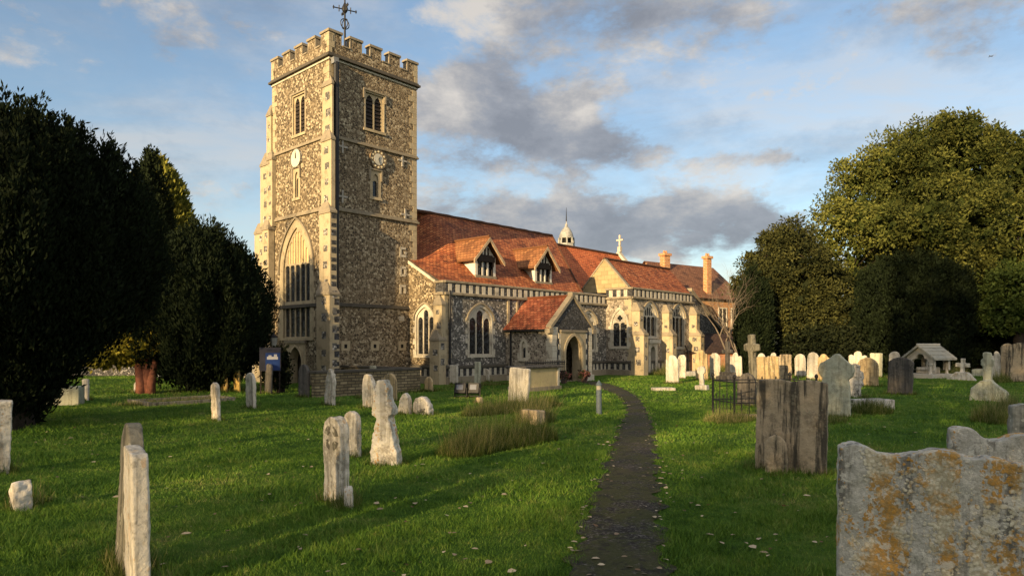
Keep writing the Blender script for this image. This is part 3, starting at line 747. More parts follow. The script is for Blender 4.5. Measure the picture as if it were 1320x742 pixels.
# south-west buttress: projects south, its west side flush with the tower
def buttress(stages, capm=M_COP, m0=M_ST, sqm=M_FA, axis='S'):
    """stages: (z0,z1,u0,u1,v0,v1, slope) boxes with weathered tops, chequers on the west side"""
    q = MB()
    for (z0, z1, u0, u1, v0, v1, sl) in stages:
        q.box(u0, v0, z0, u1, v1, z1, 0)
        if sl > 0:                                                   # weathering towards south / west
            e = .05
            P = [(u0-e, v0-e, z1), (u1, v0-e, z1), (u1, v1, z1), (u0-e, v1, z1), (u0+.9*min(.3, sl*.4), v0+(v1-v0)*.55, z1+sl), (u1, v0+(v1-v0)*.55, z1+sl), (u1, v1, z1+sl), (u0+.9*min(.3, sl*.4), v1, z1+sl)]
            i = len(q.v); q.v += P
            for f_ in ((3, 2, 1, 0), (4, 5, 6, 7), (0, 1, 5, 4), (1, 2, 6, 5), (2, 3, 7, 6), (3, 0, 4, 7)): q.f.append(tuple(i+k for k in f_)); q.mi.append(2); q.uv.append(None)
            q.box(u0-e, v0-e, z1-.1, u1, v1, z1-.002, 2)
        z = z0+.3+random.random()*.25 if z0 > 0 else .7
        wv = v1-v0
        while z < z1-.45:
            s = min(.36, wv*.44)*random.uniform(.85, 1.1); c = (v0+v1)/2-.04+random.uniform(-.07, .07)
            q.box(u0-.009, c-s/2, z, u0+.1, c+s*random.uniform(.4, .6), z+s*random.uniform(.85, 1.1), 1)
            if u1-u0 > .4: q.box((u0+u1)/2-.12, v0-.009, z+.3, (u0+u1)/2+.12, v0+.1, z+.3+.34, 1)
            z += random.uniform(.72, .86)
    return q.build('buttress', [m0, sqm, capm], church)
buttress([(-.4, 4.55, -.62, -.08, -1.0, .16, .75), (4.56, 8.55, -.42, -.06, -.74, .22, .55), (8.56, 12.15, -.24, -.02, -.55, .34, .6), (12.16, 14.95, -.06, .03, -.34, .52, .6)])
for k, z in enumerate(np.arange(.2, 8.2, .42)):
    q = MB(); q.box(-.36, -1.008 if z < 4.3 else -.748, z, -.09, -.6, z+.2+.1*(k % 2)); q.build('flint_block', [M_FD], church)
# north-west buttresses (project north and west)
buttress([(-.4, 4.5, -.62, -.05, 5.3, 6.2, .7), (4.5, 8.4, -.4, -.05, 5.25, 5.95, .6), (8.5, 12.2, -.24, -.02, 5.15, 5.75, .5)])
buttress([(-.4, 8.3, -.30, .5, 5.5, 7.0, .55), (8.3, 12.0, -.22, .5, 5.5, 6.5, .75), (12.0, 14.7, -.12, .5, 5.5, 6.0, .6)])
# tower details
def pipe(name, pts, r, m=M_IRON):
    q = MB(); q.tube(pts, r, 8); return q.build(name, [m], church)
dp = pipe('downpipe', [(.27, -.2, .0), (.27, -.2, 16.05)], .135)
q = MB(); q.box(.08, -.30, 15.95, .36, -.04, 16.25); q.build('rainwater_head', [M_LEAD], dp)
def clock(fr, cx, cz, r, face_m, name):
    q = MB(); q.prism(fr, [(cx+r*math.cos(a*math.pi/4+math.pi/8), cz+r*math.sin(a*math.pi/4+math.pi/8)) for a in range(8)], -.02, .09)
    o = q.build('clock_face', [face_m], church)
    q = MB(); q.ring(fr, [(cx+r*.93*math.cos(2*math.pi*a/32), cz+r*.93*math.sin(2*math.pi*a/32)) for a in range(32)], [(cx+r*.98*math.cos(2*math.pi*a/32), cz+r*.98*math.sin(2*math.pi*a/32)) for a in range(32)], .085, .115, closed=True)
    q.build('rim', [M_DK], o)
    return o
CLK = simple('clock stone', (.20, .14, .08), .8, .3, 6); CLK2 = simple('pale clock face', (.45, .42, .34), .7, .15, 6); GILT = simple('gilt', (.62, .55, .36), .5, .15, 8)
o = clock(FS(0), 2.92, 11.78, .54, CLK, 'S')
q = MB(); fr = FS(0)
q.prism(fr, [(2.92+.30*math.cos(2*math.pi*a/24), 11.78+.30*math.sin(2*math.pi*a/24)) for a in range(24)], .08, .105); q.build('dial', [CLK2], o)
q = MB()
for k in range(12):
    a = k*math.pi/6; cx = 2.92+.41*math.cos(a); cz = 11.78+.41*math.sin(a)
    q.prism(fr, [(cx+.055*math.cos(t*math.pi/3+a), cz+.055*math.sin(t*math.pi/3+a)) for t in range(6)], .085, .11)
q.build('hour_marks', [GILT], o)
for a, L, w_ in ((R(62), .20, .022), (R(-70), .30, .016)):
    q = MB(); d_ = (math.cos(a), math.sin(a)); n_ = (-d_[1]*w_, d_[0]*w_)
    q.prism(fr, [(2.92-n_[0], 11.78-n_[1]), (2.92+d_[0]*L, 11.78+d_[1]*L), (2.92+n_[0], 11.78+n_[1])], .112, .13); q.build('clock_hand', [M_IRON], o)
o = clock(FW(0), -3.0, 11.80, .52, CLK2, 'W')
fr = FW(0)
for a, L, w_ in ((R(88), .40, .022), (R(80), .26, .03)):
    q = MB(); d_ = (math.cos(a), math.sin(a)); n_ = (-d_[1]*w_, d_[0]*w_)
    q.prism(fr, [(-3.0-n_[0], 11.8-n_[1]), (-3.0+d_[0]*L, 11.8+d_[1]*L), (-3.0+n_[0], 11.8+n_[1])], .112, .13); q.build('clock_hand', [M_IRON], o)
# wall ties and putlog stones on the south face
q = MB(); fr = FS(0)
for (cx, cz) in ((4.55, 12.05), (4.75, 9.15), (.75, 12.0), (.75, 9.5)):
    q.fbox(fr, cx-.30, cz-.045, cx+.30, cz+.045, 0, .05); q.fbox(fr, cx-.045, cz-.32, cx+.045, cz+.32, 0, .06)
q.build('wall_tie', [simple('weathered iron', (.30, .28, .24), .7, .3, 9)], church)
for (cx, cz) in ((4.6, 7.1), (4.62, 6.05), (4.6, 5.05)):
    q = MB()
    for (a, bb, c2, d2) in ((-.22, -.24, -.10, .24), (-.2, .14, .2, .26), (-.2, -.28, .2, -.16), (.1, -.1, .24, .02) if cz > 7 else (.08, -.2, .22, .1)):
        if cz < 5.5 and d2 < 0: continue
        q.fbox(fr, cx+a, cz+bb, cx+c2, cz+d2, -.02, .02)
    q.build('patch_stone', [M_STW], church)
q = MB(); q.fbox(fr, 4.35, 3.35, 4.7, 3.6, -.02, .02); q.build('patch_stone', [M_STW], church)
for cx in (.95, 2.75, 4.55):
    q = MB(); q.plate(fr, [(cx-.26, 1.75), (cx+.26, 1.75), (cx+.26, 2.25), (cx-.26, 2.25)], [[(cx-.09, 1.88), (cx+.09, 1.88), (cx+.09, 2.08), (cx-.09, 2.08)]], -.01, .02)
    o = q.build('putlog_stone', [M_ST], church)
    q = MB(); q.plate(fr, [(cx-.1, 1.87), (cx+.1, 1.87), (cx+.1, 2.09), (cx-.1, 2.09)], [], None, .004); q.build('hole', [M_VOID], o)
# west door
fr = FW(0); cx = -3.05
q = MB(); q.plate(fr, [(cx-.95, -.4), (cx-.95, 2.14), (cx+.95, 2.14), (cx+.95, -.4)], [dw], -.45, .05)
q.ring(fr, arch(cx, -.3, 1.25, 1.05, 1.95), arch(cx, -.3, 1.5, 1.05, 2.1), -.02, .10)
o = q.build('doorway', [M_ST], church)
q = MB(); q.fbox(fr, cx-1.0, 2.14, cx+1.0, 2.26, 0, .14); q.build('hood_mould', [M_COP], o)
q = MB(); q.plate(fr, arch(cx, -.4, 1.3, 1.05, 2.0), [], None, -.42)
d_ = q.build('door', [M_OAK], o)
# weather vane on the tower
q = MB(); C0 = (2.79, 2.79, 16.3)
q.tube([(2.79, 2.79, 16.2), (2.79, 2.79, 17.9)], .11, 8); q.tube([(2.79, 2.79, 17.8), (2.79, 2.79, 22.4)], [.07, .03], 8)
q.build('weather_vane_pole', [M_IRON], church).name = 'vane_pole'
vp = bpy.data.objects['vane_pole']
q = MB()
for a in (EA*0+R(-20), R(70)):
    c_, s_ = math.cos(a), math.sin(a)
    q.tube([(2.79-.62*c_, 2.79-.62*s_, 20.55), (2.79+.62*c_, 2.79+.62*s_, 20.55)], .03, 6)
    for k in (-.62, .62): q.lathe((2.79+k*c_, 2.79+k*s_, 20.55), [(.005, -.12), (.06, 0), (.005, .12)], 6)
    for k in (-.32, .32): q.tube([(2.79+k*c_, 2.79+k*s_, 20.38), (2.79+k*c_, 2.79+k*s_, 20.72)], .03, 6)
q.lathe((2.79, 2.79, 20.55), [(.02, -.28), (.14, -.1), (.17, .08), (.05, .35)], 10)
q.build('compass_arms', [M_IRON], vp)
q = MB()
for ph in (0, math.pi/2):
    q.tube([(2.79+.27*math.cos(t)*math.cos(ph), 2.79+.27*math.cos(t)*math.sin(ph), 19.75+.27*math.sin(t)) for t in np.linspace(0, 2*math.pi, 21)], .028, 6, cap=False)
q.build('scroll_ring', [M_IRON], vp)

# south aisle + nave --------------------------------------------------------
AV = -2.91; AU = 5.02; UE = 19.8
hA = [window(FS(AV), 7.68, 1.5, 1.72, 3.5, 4.1, 'flat', 3, .13, True, .062, stonem=M_STW),
      window(FS(AV), 17.75, 1.7, 1.6, 3.55, 4.12, 'flat', 3, .13, True, .062, stonem=M_STW)]
hAW = [window(FW(AU), 1.37, 1.5, 1.42, 3.5, 4.07, 'flat', 3, .13, True, .062, stonem=M_STW)]
wall('aisle_wall', FS(AV), [(AU, -.4), (UE, -.4), (UE, 5.0), (AU, 5.0)], hA, M_FA)
wall('aisle_wall', FW(AU), [(-.02, -.4), (2.91, -.4), (2.91, 5.3), (2.24, 5.3), (-.02, 6.5)], hAW, M_FT)
def flush_band(fr, a0, a1, z0, z1, per=.5, bw=.27, name='flushwork', d=.012, m=None, sk=0):
    n = int((a1-a0)/per); P = [(a1, z0-.03), (a0, z0-.03), (a0, z0-.012)]
    for i in range(n):
        c = a0+(i+.5)*(a1-a0)/n+random.uniform(-.03, .03); w_ = bw*random.uniform(.85, 1.1)
        P += [(c-w_/2, z0-.012), (c-w_/2, z1), (c+w_/2, z1), (c+w_/2, z0-.012)]
    P.append((a1, z0-.012))
    q = MB(); q.prism(fr, P, -.02, d)
    return q.build(name, [m or M_STW], church)
def parapet_run(fr, a0, a1, z0, z1, th=.30):
    """string, flint band, coping"""
    q = MB(); q.fbox(fr, a0, z0+.14, a1, z1-.13, -th, .06); q.build('parapet', [M_FD], church)
    q = MB(); q.fbox(fr, a0-.04, z0, a1+.04, z0+.14, -.05, .15); q.build('string_course', [M_COP], church, bevel=.02)
    q = MB(); q.fbox(fr, a0-.06, z1-.13, a1+.06, z1, -th-.06, .13); q.build('parapet_coping', [M_COP], church, bevel=.03)
    flush_band(lambda a, bb, dd=0: fr(a, bb, dd+.06), a0+.1, a1-.1, z0+.17, z1-.16)
parapet_run(FS(AV), AU-.0, UE-.02, 4.66, 5.42)
parapet_run(FW(AU), 2.27, 2.90, 4.66, 5.42)
q = MB()                                                             # raking coping of the aisle's west wall
fr = FW(AU); q.plate(fr, [(-.0, 6.50), (2.24, 5.30), (2.24, 5.46), (-.0, 6.68)], [], -.35, .06); q.prism(fr, [(0, 6.5), (2.24, 5.3), (2.24, 5.46), (0, 6.68)], -.35, .061)
q.build('gable_coping', [M_STW], church)
def plinth(fr, a0, a1, z0=.12, z1=1.0, per=.42):
    q = MB(); q.fbox(fr, a0, -.4, a1, .36, -.05, .17); q.build('plinth_base', [M_COP], church)
    q = MB(); q.fbox(fr, a0, .36, a1, .80, -.05, .10); q.build('plinth', [M_FD], church)
    q = MB(); q.fbox(fr, a0-.02, .80, a1+.02, .96, -.05, .18); q.build('plinth_moulding', [M_DK], church, bevel=.03)
    flush_band(lambda a, bb, dd=0: fr(a, bb, dd+.10), a0+.08, a1-.08, .40, .77, per, .2)
plinth(FS(AV), AU, UE); plinth(FW(AU), .3, 2.74)
quoin(AU, AV, 1.0, 4.66, 1, 1)
buttress([(-.4, 2.35, AU-.48, AU-.01, AV-.12, AV+.62, .5), (2.36, 4.2, AU-.26, AU-.005, AV-.08, AV+.58, .45)])
q = MB(); q.fbox(FS(AV), 9.82, .97, 10.0, 4.66, -.02, .05); q.fbox(FS(AV), 10.6, .97, 10.75, 4.66, -.02, .04); q.build('pilaster', [M_ST], church)
pipe('downpipe', [(5.3, AV-.12, .1), (5.3, AV-.12, 4.9)], .06); pipe('downpipe', [(9.68, AV-.42, .1), (9.68, AV-.42, 2.9)], .06)
# nave roof: one long southern slope, the ridge, and the northern slope
NR = 2.79; ZR = 10.18; KE = (ZR-5.35)/(NR+2.62)
def roof_grid(name, fn, us, vs, m, parent, sag=.02):
    q = MB(); 
    P = [[(u, v, fn(u, v)+sag*math.sin(u*1.3+v)*math.sin(v*1.7+u*.5)*.6) for u in us] for v in vs]
    for j in range(len(vs)-1):
        for i in range(len(us)-1):
            f_ = [P[j][i], P[j][i+1], P[j+1][i+1], P[j+1][i]]
            sl = lambda p: (p[0], (p[1]-vs[0])*math.hypot(1, KE))
            q.face(f_, 0, [sl(p) for p in f_])
    return q.build(name, [m], parent, recalc=True, smooth=True)
def nave_z(u, v):
    zp = 5.35+KE*(v+2.62)
    t = min(1, max(0, (u-5.05)/4.2)); t = t*t*(3-2*t)
    zl = 5.35+.52*(v+2.62)
    return zp*t+zl*(1-t) 
us = list(np.linspace(5.06, 17.55, 40)); vs = list(np.linspace(-2.64, NR, 18))
q = MB()
for j in range(len(vs)-1):
    # the east verge runs back up the slope as in the photograph
    for i in range(len(us)-1):
        ex = lambda v: (17.55+(21.05-17.55)*(v+2.64)/(NR+2.64)-5.06)/(17.55-5.06)
        f_ = []
        for (a, c_) in ((i, j), (i+1, j), (i+1, j+1), (i, j+1)):
            v = vs[c_]; u = 5.06+(us[a]-5.06)*ex(v); z = nave_z(u, v)+.02*math.sin(u*1.3+v)*math.sin(v*1.7+u*.5)
            f_.append((u, v, z))
        q.face(f_, 0, [(p[0], (p[1]+2.64)*1.34) for p in f_])
roofo = q.build('nave_roof', [M_TILE], church, smooth=True)
q = MB(); q.face([(5.6, NR, ZR), (21.05, NR, ZR), (21.05, 8.3, 5.4), (5.6, 8.3, 5.4)], 0, [(0, 0), (15, 0), (15, 7.3), (0, 7.3)]); q.build('north_roof', [M_TILE], church)
q = MB(); q.tube([(5.5+i*.5, NR, ZR+.02+.015*math.sin(i*2.1)) for i in range(32)], .11, 8); q.build('ridge_tiles', [M_TILE3], roofo)
q = MB(); q.tube([(17.5+3.55*t, -2.64+(NR+2.64)*t, 5.4+(ZR-5.4)*t) for t in np.linspace(0, 1, 12)], .07, 6); q.build('verge', [M_TILE3], roofo)
q = MB(); q.box(5.6, 8.0, -.3, 30.3, 8.2, 5.4); q.build('north_wall', [M_FA], church)
# flat lead behind the parapets
q = MB(); q.box(5.1, AV+.1, 5.02, UE, -2.5, 5.16); q.box(17.3, -2.6, 5.16, 21.1, .2, 5.5); q.build('lead_gutter', [M_LEAD], church)
# end wall under the verge, closing the nave towards the lower chancel roof
q = MB(); P = [(17.52+3.53*t, -2.64+(NR+2.64)*t, 5.30+(ZR-5.35)*t) for t in np.linspace(0, 1, 6)]
for a, c_ in zip(P[:-1], P[1:]): q.face([a, c_, (c_[0], c_[1], 4.6), (a[0], a[1], 4.6)])
q.build('nave_end_wall', [M_FA], church)
# dormers
def dormer(uc):
    W2 = .83; vf = -1.98; zsill = 6.0; zeave = 6.98; zr = 8.14
    fr = FS(vf)
    o = MB(); o.fbox(fr, uc-W2, zsill-.12, uc-W2+.2, zeave+.1, -.5, .0); o.fbox(fr, uc+W2-.2, zsill-.12, uc+W2, zeave+.1, -.5, .0)
    for s in (-1, 1):                                                # cheeks
        a = uc+s*(W2-.04); o.face([(a, vf, zsill-.2), (a, vf, zeave+.1), (a, -.2, zeave+.3), (a, -.2, 7.3)])
    root = o.build('dormer', [M_PLAS], church)
    q = MB(); q.fbox(fr, uc-W2-.02, zsill-.18, uc+W2+.02, zsill, -.2, .06); q.build('sill', [M_COP], root)
    q = MB(); q.plate(fr, [(uc-W2+.2, zsill), (uc+W2-.2, zsill), (uc+W2-.2, zeave), (uc-W2+.2, zeave)], [], None, -.12); wn = q.build('window', [M_GLASS], root)
    q = MB()
    for k in (1, 2): a = uc-W2+.2+k*(2*W2-.4)/3; q.fbox(fr, a-.055, zsill, a+.055, zeave-.2, -.1, -.02)
    q.build('mullion', [M_PLAS], wn)
    q = MB(); q.fbox(fr, uc-W2+.15, zeave-.18, uc+W2-.15, zeave+.12, -.1, .10)
    q.fbox(fr, uc-W2+.2, zsill+.003, uc-W2+.28, zeave-.18, -.1, .0); q.fbox(fr, uc+W2-.28, zsill+.003, uc+W2-.2, zeave-.18, -.1, .0)
    for s in (-1, 1): q.fbox(fr, uc+s*.55-.06, zeave-.45, uc+s*.55+.06, zeave-.18, .0, .08)
    q.build('timber_frame', [M_OAK], root)
    q = MB(); q.plate(fr, [(uc-W2, zeave+.1), (uc+W2, zeave+.1), (uc, zr-.1)], [], None, -.06); g = q.build('gable', [M_PLAS], root)
    q = MB()
    for k, hh in ((-.26, .62), (0, .85), (.26, .62)): q.fbox(fr, uc+k-.05, zeave+.12, uc+k+.05, zeave+hh, -.06, -.02)
    q.fbox(fr, uc-.6, zeave+.121, uc+.6, zeave+.22, -.06, -.01)
    q.build('timber_stud', [M_OAK], g)
    # roof slopes with thickness, overhanging front
    ov = .36; e = 1.22; ze = zeave-.18; vback = -2.62+(zr-5.35)/KE
    q = MB()
    for s in (-1, 1):
        vb = -2.62+(ze-5.35)/KE
        top = [(uc, vf-ov, zr+.06), (uc+s*e, vf-ov, ze+.06), (uc+s*e, vb+.1, ze+.06), (uc, vback+.2, zr+.06)]
        q.face(top, 0, [(p[1]*1.0, abs(p[0]-uc)*1.35) for p in top])
        bot = [(p[0], p[1], p[2]-.11) for p in top]; q.face(bot, 0, [(0, 0)]*4)
        for i in range(4): j = (i+1) % 4; q.face([top[i], top[j], bot[j], bot[i]], 0, [(0, 0)]*4)
    q.build('dormer_roof', [M_TILED], root, recalc=False)
    q = MB()
    for s in (-1, 1):
        P0 = [(uc, zr+.03), (uc+s*(e+.03), ze+.03), (uc+s*(e+.03), ze-.17), (uc, zr-.19)]
        q.prism(FS(vf-ov), P0, -.05, .03)
    q.build('bargeboard', [simple('weathered board', (.34, .25, .16), .85, .3, 7)], root)
    q = MB(); q.tube([(uc, vf-ov+.02, zr+.08), (uc, vback+.1, zr+.08)], .09, 8); q.build('ridge_tiles', [M_TILED], root)
dormer(9.02); dormer(14.22)

# chancel + south chapel ------------------------------------------------------
CK = 1.18; CZ = 9.6
q = MB()
def rf(q, P, m=0):
    o = Vector(P[0]); ux = (Vector(P[1])-o).normalized(); nn = ux.cross(Vector(P[-1])-o).normalized(); vy = nn.cross(ux)
    q.face(P, m, [((Vector(p)-o).dot(ux), (Vector(p)-o).dot(vy)) for p in P])
VVAL = -.16; ZV = 6.1
q = MB(); rf(q, [(17.2, VVAL, ZV), (30.3, VVAL, ZV), (30.3, NR, CZ), (17.2, NR, CZ)]); rf(q, [(30.3, 5.75, ZV), (17.2, 5.75, ZV), (17.2, NR, CZ), (30.3, NR, CZ)])
cr = q.build('chancel_roof', [M_TILE2], church, recalc=False)
q = MB(); q.tube([(21, NR, CZ+.03), (30.3, NR, CZ+.03)], .1, 8); q.build('ridge_tiles', [M_TILE3], cr)
q = MB(); fr = FE(30.3)
q.prism(fr, [(VVAL-.5, -.3), (5.9, -.3), (5.9, ZV), (NR, CZ), (VVAL-.5, ZV-.5)], -.4, 0); q.build('chancel_end_wall', [M_FA], church)
q = MB()
for s in (-1, 1):
    q.prism(fr, [(NR, CZ+.05), (NR+s*3.05, ZV), (NR+s*3.05, ZV+.28), (NR, CZ+.36)], -.42, .06)
q.build('gable_coping', [M_STW], church)
q = MB(); q.box(30.05, NR-.14, CZ+.3, 30.33, NR+.14, CZ+.75); q.box(30.14, NR-.07, CZ+.7, 30.28, NR+.07, CZ+1.75); q.box(30.145, NR-.32, CZ+1.25, 30.275, NR+.32, CZ+1.38)
q.build('gable_cross', [M_STW], church)
CV = -4.92; CE = 28.34; GA = -1.98
kc = (8.05-6.0)/(GA-(-3.85))
q = MB(); rf(q, [(21.0, -3.95, 5.9), (30.1, -3.95, 5.9), (30.1, GA, 8.05), (21.0, GA, 8.05)]); rf(q, [(30.1, VVAL, ZV), (21.0, VVAL, ZV), (21.0, GA, 8.05), (30.1, GA, 8.05)])
cr = q.build('chapel_roof', [M_TILE], church, recalc=False)
q = MB(); q.tube([(20.9, GA, 8.1), (30.1, GA, 8.1)], .09, 8); q.build('ridge_tiles', [M_TILE3], cr)
q = MB(); q.prism(FW(20.95), [(-VVAL-.02, ZV-.3), (3.9, 5.55), (3.9, 5.95), (-GA, 8.02), (-VVAL-.02, ZV)], -.2, 0.0); q.build('chapel_gable', [M_ASH], church)
q = MB()
for s in (-1, 1):
    q.prism(FW(20.95), [(-GA, 8.0), (-GA+s*1.96, 5.92), (-GA+s*1.96, 6.06), (-GA, 8.16)], -.25, .05)
q.build('gable_coping', [M_COP], church)
hC = [window(FS(CV), 22.1, 2.6, 1.7, 4.05, 4.78, 'flat', 3, .16, True, .065, head=3.95, stonem=M_STW),
      window(FS(CV), 26.1, 1.85, 1.7, 4.1, 4.82, 'flat', 3, .16, True, .065, head=4.0, stonem=M_STW)]
hCW = [window(FW(UE), 3.98, 1.9, 1.2, 3.3, 4.38, 'pointed', 2, .14, False, .065, quatre=True, head=3.55, stonem=M_STW)]
dc = arch(22.25, -.3, .62, 1.55, 1.95, 'pointed', 6); hC.append(dc)
wall('chapel_wall', FS(CV), [(UE, -.4), (CE, -.4), (CE, 5.3), (UE, 5.3)], hC, M_FP)
wall('chapel_wall', FW(UE), [(2.9, -.4), (4.92, -.4), (4.92, 5.3), (2.9, 5.3)], hCW, M_FP)
wall('chapel_wall', FE(CE), [(-4.92, -.4), (0, -.4), (0, 5.4), (-4.92, 5.4)], [], M_FP)
parapet_run(FS(CV), UE, CE, 5.1, 5.86); parapet_run(FW(UE), 2.95, 4.92, 5.1, 5.86)
q = MB(); q.box(UE+.05, CV+.1, 5.3, CE, -3.7, 5.5); q.build('lead_gutter', [M_LEAD], church)
plinth(FS(CV), UE, CE); plinth(FW(UE), 2.95, 4.9)
q = MB(); q.fbox(FW(UE), 3.35, 1.0, 4.6, 1.74, -.02, .015); q.build('flint_apron', [M_FP], church)
quoin(UE, CV, 1, 5.1, 1, 1); quoin(CE, CV, 1, 5.1, -1, 1)
for (uu, p1, p2) in ((19.78, .95, .62), (23.75, .85, .55), (27.75, .95, .6)):
    buttress([(-.4, 2.75, uu, uu+.55, CV-p1, CV+.03, .6), (2.76, 4.35, uu+.03, uu+.5, CV-p2, CV+.02, .5)])
q = MB(); fr = FS(CV); q.plate(fr, [(21.65, -.3), (22.85, -.3), (22.85, 2.15), (21.65, 2.15)], [dc], -.3, .2); q.fbox(fr, 21.5, 2.15, 23.0, 2.4, -.05, .36)
o = q.build('doorway', [M_STW], church); q = MB(); q.plate(fr, arch(22.25, -.3, .66, 1.55, 2.0), [], None, -.28); q.build('door', [M_OAK], o)
q = MB(); q.tube([(26.95, CV-.35, 0), (26.95, CV-.35, 1.5), (26.95, CV-.1, 2.0)], .05, 6); q.build('downpipe', [M_IRON], church)

# south porch ------------------------------------------------------------------
PU0, PU1, PV = 9.72, 13.35, -6.32; PC_ = (PU0+PU1)/2; PE = 3.02; PA = 4.62
porch = MB(); hP = [window(FW(PU0), 4.28, 1.28, .30, 1.95, 2.25, 'pointed', 1, .15, False, .02, stonem=M_STW)]
porch = wall('porch_wall', FW(PU0), [(2.9, -.4), (6.32, -.4), (6.32, PE), (2.9, PE)], hP, M_FP)
da = arch(PC_+.02, -.4, 1.5, 1.55, 2.55, 'pointed')
wall('porch_wall', FS(PV), [(PU0, -.4), (PU1, -.4), (PU1, PE), (PC_, PA), (PU0, PE)], [da], M_FD)
wall('porch_wall', FE(PU1), [(-6.32, -.4), (-2.9, -.4), (-2.9, PE), (-6.32, PE)], [], M_FP)
q = MB(); fr = FS(PV); q.plate(fr, [(PC_-1.12, -.3), (PC_-1.12, 2.75), (PC_+1.16, 2.75), (PC_+1.16, -.3)], [da], -.62, .045)
q.ring(fr, arch(PC_+.02, -.3, 1.5, 1.55, 2.55), arch(PC_+.02, -.3, 1.82, 1.55, 2.72), -.05, .10)
o = q.build('doorway', [M_ST], church)
q = MB(); q.fbox(fr, PC_-1.18, 2.75, PC_+1.22, 2.87, 0, .13); q.build('hood_mould', [M_COP], o)
q = MB()
for s in (-1, 1): q.fbox(fr, PC_+s*1.02-.12, .9+.0, PC_+s*1.02+.12, 2.7, .0, .055) if False else None
z = -.3; k = 0
while z < 2.5:
    for s in (-1, 1):
        a = PC_+s*1.14; L = .16 if k % 2 else .04; q.fbox(fr, min(a, a+s*L), z, max(a, a+s*L), z+.29, -.02, .04)
    z += .3; k += 1
q.build('quoins', [M_STW], church)
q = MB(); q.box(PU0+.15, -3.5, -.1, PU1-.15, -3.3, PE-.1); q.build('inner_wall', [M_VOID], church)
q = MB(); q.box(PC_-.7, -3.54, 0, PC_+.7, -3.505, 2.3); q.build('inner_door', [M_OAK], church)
q = MB(); q.box(PU0+.1, PV+.3, -.2, PU1-.1, -3.3, .03); q.build('porch_floor', [M_COP], church)
q = MB(); q.box(PU0+.2, PV+.35, -.1, PU0+.25, -3.4, 3); q.box(PU1-.25, PV+.35, -.1, PU1-.2, -3.4, 3); q.build('porch_lining', [M_FP], church)
quoin(PU0, PV, 0, PE, 1, 1, m=M_STW, l=(.42, .42)); quoin(PU1, PV, .2, PE, -1, 1, m=M_STW, l=(.3, .3))
q = MB()
ky = (PA-PE)/(PC_-PU0); e = .22
for s, ue in ((-1, PU0-e), (1, PU1+e)):
    ze = PE-ky*e*1.0+.0
    top = [(ue, PV+.08, ze+.12), (PC_, PV+.08, PA+.12), (PC_, AV, PA+.12), (ue, AV, ze+.12)]
    uv = [(p[1], abs(p[0]-PC_)*1.33) for p in top]; q.face(top, 0, uv)
    bot = [(p[0], p[1], p[2]-.12) for p in top]; q.face(bot, 0, uv)
    for i in range(4): j = (i+1) % 4; q.face([top[i], top[j], bot[j], bot[i]], 0, [uv[i], uv[j], uv[j], uv[i]])
pr = q.build('porch_roof', [tiles('porch tiles', (.06, .018, .012), (.17, .045, .022), (.32, .13, .07))], church, recalc=False)
q = MB(); q.tube([(PC_, PV+.1, PA+.15), (PC_, AV, PA+.15)], .09, 8); q.build('ridge_tiles', [M_TILE], pr)
q = MB()
for s in (-1, 1):
    hw = PC_-PU0+.18
    q.prism(fr, [(PC_, PA+.06), (PC_+s*hw, PE-.16), (PC_+s*hw, PE+.06), (PC_, PA+.27)], -.30, .07)
    q.fbox(fr, PC_+s*hw-.16, PE-.34, PC_+s*hw+.16, PE-.08, -.25, .09)
q.fbox(fr, PC_-.14, PA+.1, PC_+.14, PA+.36, -.25, .09)
q.build('gable_coping', [M_COP], church)
q = MB(); q.box(PU0-.28, PV+.1, PE-.22, PU0-.12, AV, PE-.12); q.build('gutter', [M_IRON], church)
q = MB(); q.fbox(FS(PV), PU0, -.4, PC_-1.14, .34, -.05, .09); q.fbox(FS(PV), PC_+1.18, -.4, PU1+.08, .34, -.05, .12); q.fbox(FW(PU0), 2.9, -.4, 6.3, .3, -.05, .08); q.build('plinth_base', [M_STW], church)
# low vestry on the north-west
q = MB(); q.box(1.0, TW+.0, -.4, 5, 11, 2.6); q.prism(lambda a, bb, d=0: (1.0-d, -a, bb), [(-11, 2.6), (-TW, 2.6), (-8.3, 4.1)], -4, -.01); q.build('vestry', [M_FT], church)
q = MB(); q.box(.95, 8.6, -.4, 1.2, 10.9, 2.2); q.build('vestry_bay', [M_STW], church)

# low rubble wall in front of the tower
wl = empty('rubble_wall', (CH[0], CH[1], 0), EA, 'low coursed rubble wall with stone cap in front of the tower', 'wall')
q = MB(); q.box(-4.5, -6.1, -.3, .7, -5.75, .95); q.box(.35, -5.75, -.3, .7, -.5, .93); q.build('masonry', [M_RUB], wl)
q = MB(); q.box(-4.56, -6.16, .95, .76, -5.69, 1.06); q.box(.3, -5.68, .95, .75, -.5, 1.05); q.build('capping', [M_DK], wl, bevel=.02)

